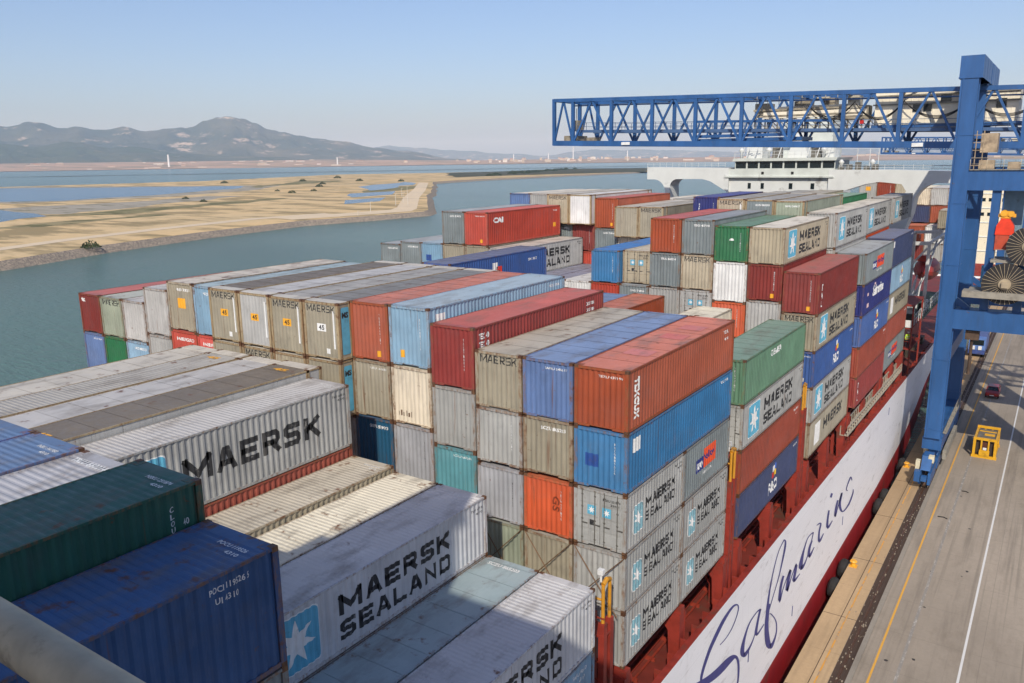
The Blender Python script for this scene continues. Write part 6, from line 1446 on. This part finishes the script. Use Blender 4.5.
# walkways and rails on the portal beams
for (yo, s) in ((YN, -1), (YF, 1)):
    b = MB(); b.box(5.25, yo - .10, 6.57, 19.2, yo + .9, 6.64) if s < 0 else b.box(5.25, yo - .9, 6.57, 19.2, yo + .10, 6.64)
    P(b, 'walkway', GREYP)
    b = MB(); yr = yo + s * .18 - (0 if s < 0 else .003)
    b.tube([(5.4, yr, 7.70 if s < 0 else 7.62), (19.2, yr, 7.70 if s < 0 else 7.62)], .0272, 16)
    for z in (7.15,): b.tube([(5.4, yr, z), (19.2, yr, z)], .02, 8)
    for i in range(11):
        xx = 5.3 + i * 1.37; b.tube([(xx, yr, 6.55), (xx, yr, 7.6)], .022, 8)
    P(b, 'handrail', plain((196, 184, 156), .6, var=.22, scale=16, name='rail_grey', dirt=.55), smooth=True)
b = MB(); b.box(5.9, 63, 6.64, 7.2, 64, 7.5); b.box(8.3, 63, 6.64, 9.3, 64.2, 7.3); b.box(5.8, 64, 8.2, 7.2, 66, 10.0)
for z in (7.0, 7.7, 8.4, 9.1, 9.8): b.tube([(5.35, 61.9, z), (6.3, 61.9, z)], .04, 5)
b.tube([(5.6, 61.9, 6.6), (5.6, 61.9, 10.2)], .05, 5); b.tube([(6.2, 61.9, 6.6), (6.2, 61.9, 10.2)], .05, 5)
P(b, 'stair_landing', plain((168, 150, 124), .6, var=.4, scale=1.2, name='landing', dirt=.5))
# cable reels between the beams
for (xc, zc, r) in ((9.32, -3.95, 1.95), (10.85, -.35, 1.8)):
    b = MB(); yy = 60.75
    b.tube([(xc, yy, zc), (xc, yy + .5, zc)], r, 40)
    ro = P(b, 'cable_reel', CABLE)
    b = MB()
    for k in range(30):
        a = 2 * math.pi * k / 30
        b.bar((xc + .45 * math.cos(a), yy - .03, zc + .45 * math.sin(a)), (xc + r * math.cos(a), yy - .03, zc + r * math.sin(a)), .035)
    P(b, 'spoke', REEL, ro)
    b = MB(); b.tube([(xc, yy - .2, zc), (xc, yy, zc)], .52, 20); b.box(xc - .25, yy - .5, zc - .3, xc + .3, yy - .15, zc + .25)
    P(b, 'hub', REEL, ro)
b = MB(); b.box(5.9, 60.3, -5.35, 19.0, 62.0, -4.75); b.box(6.2, 62.0, -5.3, 19, 64.6, -4.9); b.box(7.9, 61.2, -2.0, 19, 64.6, -1.75)
for i in range(12): b.tube([(8.2 + i * .9, 61.25, -1.75), (8.2 + i * .9, 61.25, -.75)], .03, 5)
b.tube([(8.2, 61.25, -.75), (19, 61.25, -.75)], .03, 5)
P(b, 'reel_platform', GREYP)
P(MB().box(8.25, 65, 1.3, 9.9, 66, 4.6), 'cabinet', PALEB)
P(MB().box(7.1, 63.2, -4.4, 7.75, 63.9, -2.6), 'switch_cabinet', plain((110, 190, 222), .5, name='cyan_cabinet', dirt=.25))
# orange motor unit with yellow head
b = MB(); b.box(8.02, 62.2, -.9, 9.15, 63.2, .55); mo = P(b, 'drive_unit', plain((190, 78, 50), .5, name='drive_unit', dirt=.2))
b = MB(); b.prism([(7.95, .55), (9.5, .55), (9.45, 1.35), (9.05, 2.05), (8.35, 2.1), (8.0, 1.4)], 62.15, 63.2)
P(b, 'cowl', plain((236, 66, 34), .45, name='cowl_orange', dirt=.1), mo)
b = MB(); b.box(8.25, 62.3, 2.1, 9.1, 63.1, 2.75); b.box(8.0, 62.4, 2.2, 9.5, 62.9, 2.5); b.tube([(8.5, 62.2, 2.55), (8.5, 63.2, 2.55)], .3, 10); b.tube([(9.1, 62.2, 2.5), (9.1, 63.2, 2.5)], .26, 10)
P(b, 'head_beam', YELLOW, mo)
b = MB(); b.tube([(7.0, 62.9, -13.5), (7.0, 62.9, -9)], .15, 8); b.box(6.4, 62.5, -9.9, 7.6, 63.4, -9.0)
P(b, 'hanging_gear', plain((84, 66, 52), .7, var=.4, name='gear', dirt=.5))

DY1 = -27.582 - 80.0
c1_ = dup(cr_, (0, DY1, 0), 'blue gantry crane whose pale tubular handrail crosses the lower corner of the picture')
dup(cr_, (0, 232, -1.6), 'small far blue gantry crane further along the quay, showing beneath the big boom')

for ch in c1_.children:                        # on this crane the shuttle boom is run back over the land
    if ch.name.split('.')[0] in ('boom', 'boom_walkway', 'sheave_block', 'trolley', 'headblock_frame', 'festoon_cable', 'sign_board'):
        ch.location.x += 66
    elif ch.name.split('.')[0] == 'machinery_house': ch.location.x += 7.5
# ------------------------------------------------------------------ things on the quay
# yellow spreader frame standing on legs
sp_ = thing('spreader_frame', 'yellow steel lifting frame parked on the quay near the white line', 'lifting frame', (8.78, 74.4, QZ))
YP = plain((222, 168, 28), .5, var=.10, name='spreader_yellow', dirt=.2)
b = MB(); W_, L_ = 1.15, 2.55
for sx in (-1, 1):
    for syy in (-1, 1): b.box(sx * W_, syy * L_, .25, sx * (W_ - .26), syy * (L_ - .26), 2.05)
    b.box(sx * W_, -L_ + .26, 1.8, sx * (W_ - .22), L_ - .26, 2.1); b.box(sx * W_, -L_ + .26, .15, sx * (W_ - .22), L_ - .26, .45)
for syy in (-1, 1):
    b.box(-W_, syy * L_, 2.055, W_, syy * (L_ - .28), 2.3); b.box(-W_ - .08, syy * (L_ + .02), .0, W_ + .08, syy * (L_ - .3), .28)
    for x in (-.42, .28): b.box(x, syy * (L_ - .02), .28, x + .16, syy * (L_ - .22), 2.05)
b.box(-.5, -L_ - .1, .3, .5, -L_ + .02, .95)
b.build('frame', YP, sp_)
b = MB(); b.box(-W_ + .26, -L_ + .3, 1.9, W_ - .26, L_ - .3, 1.96); b.build('deck_plate', plain((112, 108, 98), .7, var=.25, name='deck_plate', dirt=.4), sp_)
b = MB(); b.box(-.25, -.2, 1.96, .75, .2, 2.1); b.box(-W_ + .3, 1.2, 1.96, W_ - .3, 1.35, 2.04); b.build('cross_bar', YP, sp_)
MB().box(-W_ + .3, -L_ + .45, .3, W_ - .3, -L_ + .55, 1.85).build('opening_shade', plain((60, 50, 40), .7, name='opening_shade', dirt=.4), sp_)  # dark plate added so the front openings read as shaded holes
MB().box(-.5, -L_ + .2, .95, .34, -L_ + .5, 1.8).build('motor', plain((86, 46, 34), .6, name='motor', dirt=.4), sp_)
MB().box(-.16, -L_ - .14, 1.0, .2, -L_ - .105, 1.28).build('sign_plate', WHITE, sp_)

def car(loc, rz, rgb, label, L=3.9, W=1.66, H=1.42):
    r = thing('parked_car', label, 'car', loc, rz)
    pm = plain(rgb, .3, var=.05, name='car_paint')
    prof_ = [(-L / 2, .35), (-L / 2, .78), (-L / 2 + .25, .88), (-L / 2 + .9, 1.0), (-L / 2 + 1.15, .98), (L / 2 - .2, .95), (L / 2, .85), (L / 2, .35)]
    b = MB(); n = len(prof_)
    for x, k in ((-W / 2, 1), (W / 2, 1)): pass
    b.prism(prof_, -W / 2, W / 2, 'x'); body = b.build('body', pm, r)
    bv = body.modifiers.new('soft', 'BEVEL'); bv.width = .09; bv.segments = 3
    b = MB(); cab = [(-L / 2 + .75, .94), (-L / 2 + 1.45, H), (L / 2 - .85, H), (L / 2 - .12, .94)]
    wt = .62
    lo = [(-W / 2 + .04, cab[0][0], .93), (W / 2 - .04, cab[0][0], .93), (W / 2 - .04, cab[3][0], .93), (-W / 2 + .04, cab[3][0], .93)]
    hi = [(-wt, cab[1][0], H - .03), (wt, cab[1][0], H - .03), (wt, cab[2][0], H - .03), (-wt, cab[2][0], H - .03)]
    for i in range(4): b.face([lo[i], lo[(i + 1) % 4], hi[(i + 1) % 4], hi[i]])
    b.face(hi); b.build('window', GLASS, r)
    b = MB(); b.box(-wt - .02, cab[1][0] - .03, H - .03, wt + .02, cab[2][0] + .03, H + .02)
    for i in range(4): b.bar(lo[i], hi[i], .08)
    b.build('roof', pm, r)
    for sx in (-1, 1):
        for y in (-L / 2 + .75, L / 2 - .72):
            w = MB().tube([(sx * (W / 2 - .18), y, .31), (sx * (W / 2 + .01), y, .31)], .31, 14).build('wheel', plain((24, 24, 25), .8), r)
        MB().box(sx * .48 - .16, -L / 2 - .012, .55, sx * .48 + .16, -L / 2 + .02, .75).build('tail_light', plain((190, 30, 30), .3), r)
    MB().box(-.26, -L / 2 - .015, .42, .26, -L / 2 + .01, .54).build('number_plate', WHITE, r)
    return r
car((7.65, 100.0, QZ), 0.0, (142, 34, 34), 'small dark maroon car parked alone on the quay beyond the yellow frame')

# blue tractor under the crane beam
tr_ = thing('terminal_tractor', 'blue and white vehicle standing by the crane rail beneath the blue portal beam', 'tractor', (3.5, 126, QZ))
b = MB(); b.box(-1.2, -2.4, .6, 1.2, 5.0, 1.3); b.build('chassis', plain((60, 80, 140), .5, name='tractor_blue', dirt=.3), tr_)
b = MB(); b.box(-1.2, -2.3, 1.3, 1.2, -.2, 3.2); b.build('cab', plain((96, 130, 190), .5, name='tractor_cab', dirt=.2), tr_)
MB().box(-1.0, -2.36, 2.1, 1.0, -2.3, 3.0).build('window', GLASS, tr_)
for x in (-.75, .25): MB().box(x, -2.5, 1.35, x + .5, -2.31, 1.95).build('headlight_panel', WHITE, tr_)
for x in (-1.05, 1.05):
    for y in (-1.4, 3.6): MB().tube([(x - .16, y, .5), (x + .16, y, .5)], .5, 14).build('wheel', plain((24, 24, 25), .8), tr_)
b = MB(); b.box(-1.25, 0, 1.3, 1.25, 5, 3.6); b.build('body', plain((82, 100, 150), .6, name='tractor_box', dirt=.3), tr_)

# fenders against the quay wall, cope bollards
def tyre(y, z, lab, r=.85, yaw=0.0):
    b = MB(); n = 22
    for i in range(n):
        pass
    R1, R2 = r, r * .36
    ring = []
    for i in range(n + 1):
        a = 2 * math.pi * i / n; row = []
        for k in range(10):
            t = 2 * math.pi * k / 10
            row.append(((R2 * 1.15) * math.sin(t), (R1 - R2 + R2 * math.cos(t)) * math.cos(a), (R1 - R2 + R2 * math.cos(t)) * math.sin(a)))
        ring.append(row)
    for r0, r1 in zip(ring, ring[1:]):
        for k in range(10): b.face([r0[k], r1[k], r1[(k + 1) % 10], r0[(k + 1) % 10]])
    o = b.build('tyre_fender', plain((34, 33, 33), .85, var=.3, scale=3, name='rubber'), None, smooth=True)
    o.location = (1.30, y, z); o.rotation_euler = (0, .12, yaw)
    tag(o, lab, 'fender', 'tyre fenders between hull and quay')
tyre(35.2, -25.6, 'black tyre fender closest to the script lettering start, under the yellow bollard pair')
tyre(38.6, -25.5, 'black tyre fender directly beside the small yellow bollard')
tyre(53.2, -25.5, 'black tyre fender ahead of the crane leg in the shaded gap')
tyre(56.4, -25.6, 'black tyre fender deepest in shade next to the crane bogie')
tyre(66.6, -25.6, 'black tyre fender beyond the crane foot in the narrow gap')
def bollard(y, lab):
    b = MB(); b.tube([(0, 0, 0), (0, 0, .34), (0, 0, .42), (.0, 0, .52)], [.2, .17, .3, .22], 14); b.box(-.3, -.3, 0, .3, .3, .05)
    o = b.build('mooring_bollard', YELLOW); o.location = (2.1, y, QZ + .05); tag(o, lab, 'bollard', 'yellow bollards on the quay edge')
bollard(38.4, 'small yellow bollard on the tan cope beside a tyre fender')
bollard(64.5, 'small yellow bollard on the tan cope in front of the crane foot')
bollard(12.4, 'small yellow bollard on the cope opposite the lowest lettered stack')
for (x, y, r, lab) in ((7.0, 52.6, .4, 'thin dark bent strip lying on the concrete between two yellow lines'), (8.1, 60.4, .3, 'short dark scrap lying on bare concrete below the yellow frame')):
    b = MB(); b.bar((-r, 0, .03), (r * .2, .1, .03), .12, .05); b.bar((r * .2, .1, .03), (r, -.15, .03), .09, .05)
    o = b.build('scrap_strip', DARK); o.location = (x, y, QZ + .006); tag(o, lab, 'scrap')

# worker in a hi-vis jacket on the side passage
def person(loc, rz, lab):
    me = bpy.data.meshes.new('person')
    J = [(0, 0, .93), (0, .01, 1.15), (0, .02, 1.38), (0, .02, 1.50), (0, 0, 1.62), (0, 0, 1.74),
         (.19, .02, 1.42), (.27, .0, 1.14), (.25, -.14, .92), (-.19, .02, 1.42), (-.27, .03, 1.13), (-.25, -.08, .88),
         (.10, 0, .88), (.11, -.04, .48), (.11, .02, .09), (.12, -.14, .04), (-.10, 0, .88), (-.12, .04, .48), (-.12, .07, .09), (-.13, -.09, .04)]
    E = [(0, 1), (1, 2), (2, 3), (3, 4), (4, 5), (2, 6), (6, 7), (7, 8), (2, 9), (9, 10), (10, 11), (0, 12), (12, 13), (13, 14), (14, 15), (0, 16), (16, 17), (17, 18), (18, 19)]
    R = [.15, .15, .17, .065, .085, .085, .085, .055, .045, .085, .055, .045, .10, .075, .055, .05, .10, .075, .055, .05]
    me.from_pydata(J, E, []); o = bpy.data.objects.new('person', me); COL.objects.link(o)
    sk = o.modifiers.new('skin', 'SKIN'); me.skin_vertices.new() if not me.skin_vertices else None
    for i, v in enumerate(me.skin_vertices[0].data): v.radius = (R[i], R[i] * (.72 if i in (1, 2) else 1)); v.use_root = (i == 0)
    o.modifiers.new('sub', 'SUBSURF').levels = 2; o.modifiers['sub'].render_levels = 2
    t = NT('worker'); g = t.n('ShaderNodeTexCoord'); s = t.n('ShaderNodeSeparateXYZ'); t.l(g.outputs['Object'], s.inputs[0])
    c = t.mix(t.ramp(s.outputs[2], .90, .91), (.02, .025, .04), (.50, .72, .06)); c = t.mix(t.ramp(s.outputs[2], 1.50, 1.51), c, (.36, .20, .14))
    t.l(c, t.b.inputs['Base Color']); t.b.inputs['Roughness'].default_value = .8
    me.materials.append(t.m)
    o.location = loc; o.rotation_euler = (0, 0, rz); tag(o, lab, 'person')
    h = MB(); n = 12
    for (z0, r0, z1, r1) in ((1.70, .125, 1.76, .12), (1.76, .12, 1.81, .085), (1.81, .085, 1.83, .02)):
        for k in range(n):
            a, a2 = 2 * math.pi * k / n, 2 * math.pi * (k + 1) / n
            h.face([(r0 * math.cos(a), r0 * math.sin(a), z0), (r0 * math.cos(a2), r0 * math.sin(a2), z0), (r1 * math.cos(a2), r1 * math.sin(a2), z1), (r1 * math.cos(a), r1 * math.sin(a), z1)])
    h.build('helmet', WHITE, o)
    v = MB()
    for z in (1.05, 1.25): v.tube([(.185 * math.cos(2 * math.pi * k / 14), .02 + .16 * math.sin(2 * math.pi * k / 14), z) for k in range(15)], .02, 5)
    v.build('reflective_band', WHITE, o)
person((.28, 70.0, -12.96), .4, 'worker in bright yellow-green vest standing on the red railed platform')

# pale accommodation block of another ship beyond the crane leg
ab = thing('accommodation_block', 'cream white deck house with small dark windows seen between the crane leg and its strut', 'building', (-6.2, 250, QZ))
CRM = plain((236, 224, 196), .6, var=.06, name='cream_wall', dirt=.1)
MB().box(-4, 0, 1, 5, 12, 27).build('wall', CRM, ab)
for k in range(1, 7): MB().box(-4.1, -.2, k * 4.2 + .5, 5.1, .0, k * 4.2 + .7).build('deck_edge', WHITE, ab)
for k in range(4, 7):
    for i in range(5): MB().box(-3.2 + i * 1.7, -.06, k * 4.2 - 1.7, -2.3 + i * 1.7, -.01, k * 4.2 - .7).build('window', GLASS, ab)
MB().box(-4.3, -.5, 27.0, 5.3, 12, 28.2).build('roof', WHITE, ab)
MB().box(-5, -1, -4, 6, 13, 1).build('base', REDP, ab)

# ------------------------------------------------------------------ far shore: towns, chimneys, bushes, poles
rnd = random.Random(11)
def bld(bearing, dist, w, h, dpt, rgb, lab, kind='far_building', z=None):
    a = math.radians(bearing); x, y = 13.4 - math.sin(a) * dist, -27.8 + math.cos(a) * dist; z = slope_z(x, y) - .5
    m = plain(rgb, .7, var=.05, name='far_wall')
    r = thing(kind, lab, 'building', (x, y, z), a, 'pale buildings on the far shore')
    MB().box(-w / 2, 0, 0, w / 2, dpt, h).build('wall', m, r)
    MB().prism([(-w / 2 - .8, h + .02), (w / 2 + .8, h + .02), (w / 2 + .8, h + .7), (0, h + 1.0 + h * .15), (-w / 2 - .8, h + .7)], -.8, dpt + .8).build('roof', plain(rnd.choice(((190, 110, 80), (200, 190, 175), (176, 96, 70))), .8, name='far_roof'), r)
cols = ((206, 196, 180), (190, 176, 154), (216, 210, 200), (178, 160, 138), (200, 182, 160))
for i in range(62):
    be = rnd.gauss(30.0, 4.6); d = rnd.uniform(6900, 9200)
    bld(be, d, rnd.uniform(14, 50), rnd.uniform(7, 24), 14, rnd.choice(cols), 'small pale block in the hazy town on the far shore beneath the boom tip')
for i in range(40):
    be = rnd.uniform(44, 66); d = rnd.uniform(6550, 8200)
    bld(be, d, rnd.uniform(18, 80), rnd.uniform(4, 9), 14, rnd.choice(cols), 'low pale building on the far shore below the mountains')
for i in range(20):
    be = rnd.uniform(3, 24); d = rnd.uniform(6500, 9000)
    bld(be, d, rnd.uniform(20, 90), rnd.uniform(8, 22), 14, rnd.choice(cols), 'hazy pale building on the shore behind the white ship bridge')
def chimney(bearing, dist, h, r, lab):
    a = math.radians(bearing)
    o = MB().tube([(0, 0, 0), (0, 0, h)], [r, r * .7], 10).build('chimney', plain((236, 236, 234), .6, name='chimney')); o.location = (13.4 - math.sin(a) * dist, -27.8 + math.cos(a) * dist, slope_z(13.4 - math.sin(a) * dist, -27.8 + math.cos(a) * dist) - 1)
    tag(o, lab, 'chimney')
chimney(56.6, 6800, 92, 8, 'tall lone white chimney rising before the long mountain')
chimney(46.0, 6700, 62, 6, 'short white tower on the far shore at the foot of the reddish slope')
for (be, h, lab) in ((29.9, 120, 'tall pale tower in the hazy town beneath the boom tip'), (31.6, 70, 'thin pale mast in the hazy town beside the tall tower'), (26.2, 80, 'pale chimney at the quay side of the hazy town'), (34.0, 60, 'small pale chimney at the water side of the hazy town')):
    chimney(be, 7600, h, 5, lab)

LEAF = plain((62, 74, 40), .9, var=.5, scale=.4, name='shrub_leaf')
def bush(x, y, r, lab, z=-24.85, seed=0):
    rr = random.Random(seed); o = thing('bush', lab, 'bush', (x, y, z), 0, 'dark bushes on the sandy spit')
    b = MB()
    for i in range(320):
        a = rr.uniform(0, 6.28); q = r * rr.random() ** .5; hh = r * .75 * (1 - (q / r) ** 2) * rr.uniform(.2, 1.1) + .1
        p = Vector((q * math.cos(a) * 1.25, q * math.sin(a), hh)); s = r * rr.uniform(.07, .14)
        d1 = Vector((rr.uniform(-1, 1), rr.uniform(-1, 1), rr.uniform(-.6, .6))).normalized() * s; d2 = Vector((rr.uniform(-1, 1), rr.uniform(-1, 1), rr.uniform(-.2, 1))).normalized() * s
        b.face([p - d1, p - d2, p + d1, p + d2])
    b.build('foliage', LEAF, o)
    b = MB()
    for i in range(5): b.tube([(0, 0, 0), (rr.uniform(-r, r) * .5, rr.uniform(-r, r) * .5, r * .5)], [.08, .02], 5)
    b.build('stem', plain((70, 54, 40), .9), o)
bush(-317.5, 151, 3.6, 'largest dark bush hanging over the sandy bank nearest the water')
for i, (x, y, r) in enumerate(((-700, 590, 4), (-720, 640, 3.5), (-760, 620, 3), (-840, 760, 5), (-930, 850, 5), (-620, 420, 3), (-690, 450, 3.2), (-1180, 860, 6), (-1120, 980, 6), (-1240, 1180, 7), (-1010, 1010, 6), (-905, 1000, 5))):
    bush(x, y, r, 'small dark bush scattered on the sandy spit', seed=i + 5)
for i in range(46):
    t = rnd.random(); x = -1000 - 330 * t + rnd.uniform(-25, 30); y = 1380 + 900 * t + rnd.uniform(-30, 30)
    bush(x, y, rnd.uniform(4, 8), 'dark bush in the scrubby strip beyond the channel mouth', seed=90 + i)
for i, (x, y, h) in enumerate(((-411, 440, 8.5), (-404, 446, 8.5), (-430, 470, 8.5), (-372, 372, 7), (-352, 340, 3.2), (-512, 560, 8), (-540, 600, 8))):
    b = MB(); b.tube([(0, 0, 0), (0, 0, h)], [.22, .14], 6); b.bar((0, 0, h - .5), (1.4, .4, h - .1), .12); b.box(1.0, .2, h - .25, 1.8, .6, h - .05)
    o = b.build('light_pole', plain((206, 200, 186), .6, name='pole')); o.location = (x, y, -24.8)
    tag(o, 'thin pale light pole beside the sandy track on the spit', 'pole', 'light poles along the sandy track')

# ------------------------------------------------------------------ the air
hz_ = MB().box(-32000, -9500, -36, 32000, 33000, 900)
haze = hz_.build('haze', plain((255, 255, 255)))
haze.data.materials.clear()
hm = bpy.data.materials.new('haze_air'); hm.use_nodes = True; ht = hm.node_tree
for n in list(ht.nodes): ht.nodes.remove(n)
ho = ht.nodes.new('ShaderNodeOutputMaterial'); hv = ht.nodes.new('ShaderNodeVolumePrincipled')
hv.inputs['Color'].default_value = (.56, .76, 1.0, 1); hv.inputs['Absorption Color'].default_value = (1, 1, 1, 1); hv.inputs['Density'].default_value = 5.5e-5
hv.inputs['Anisotropy'].default_value = 0.0
ht.links.new(hv.outputs[0], ho.inputs['Volume'])
haze.data.materials.append(hm); tag(haze, kind='stuff')
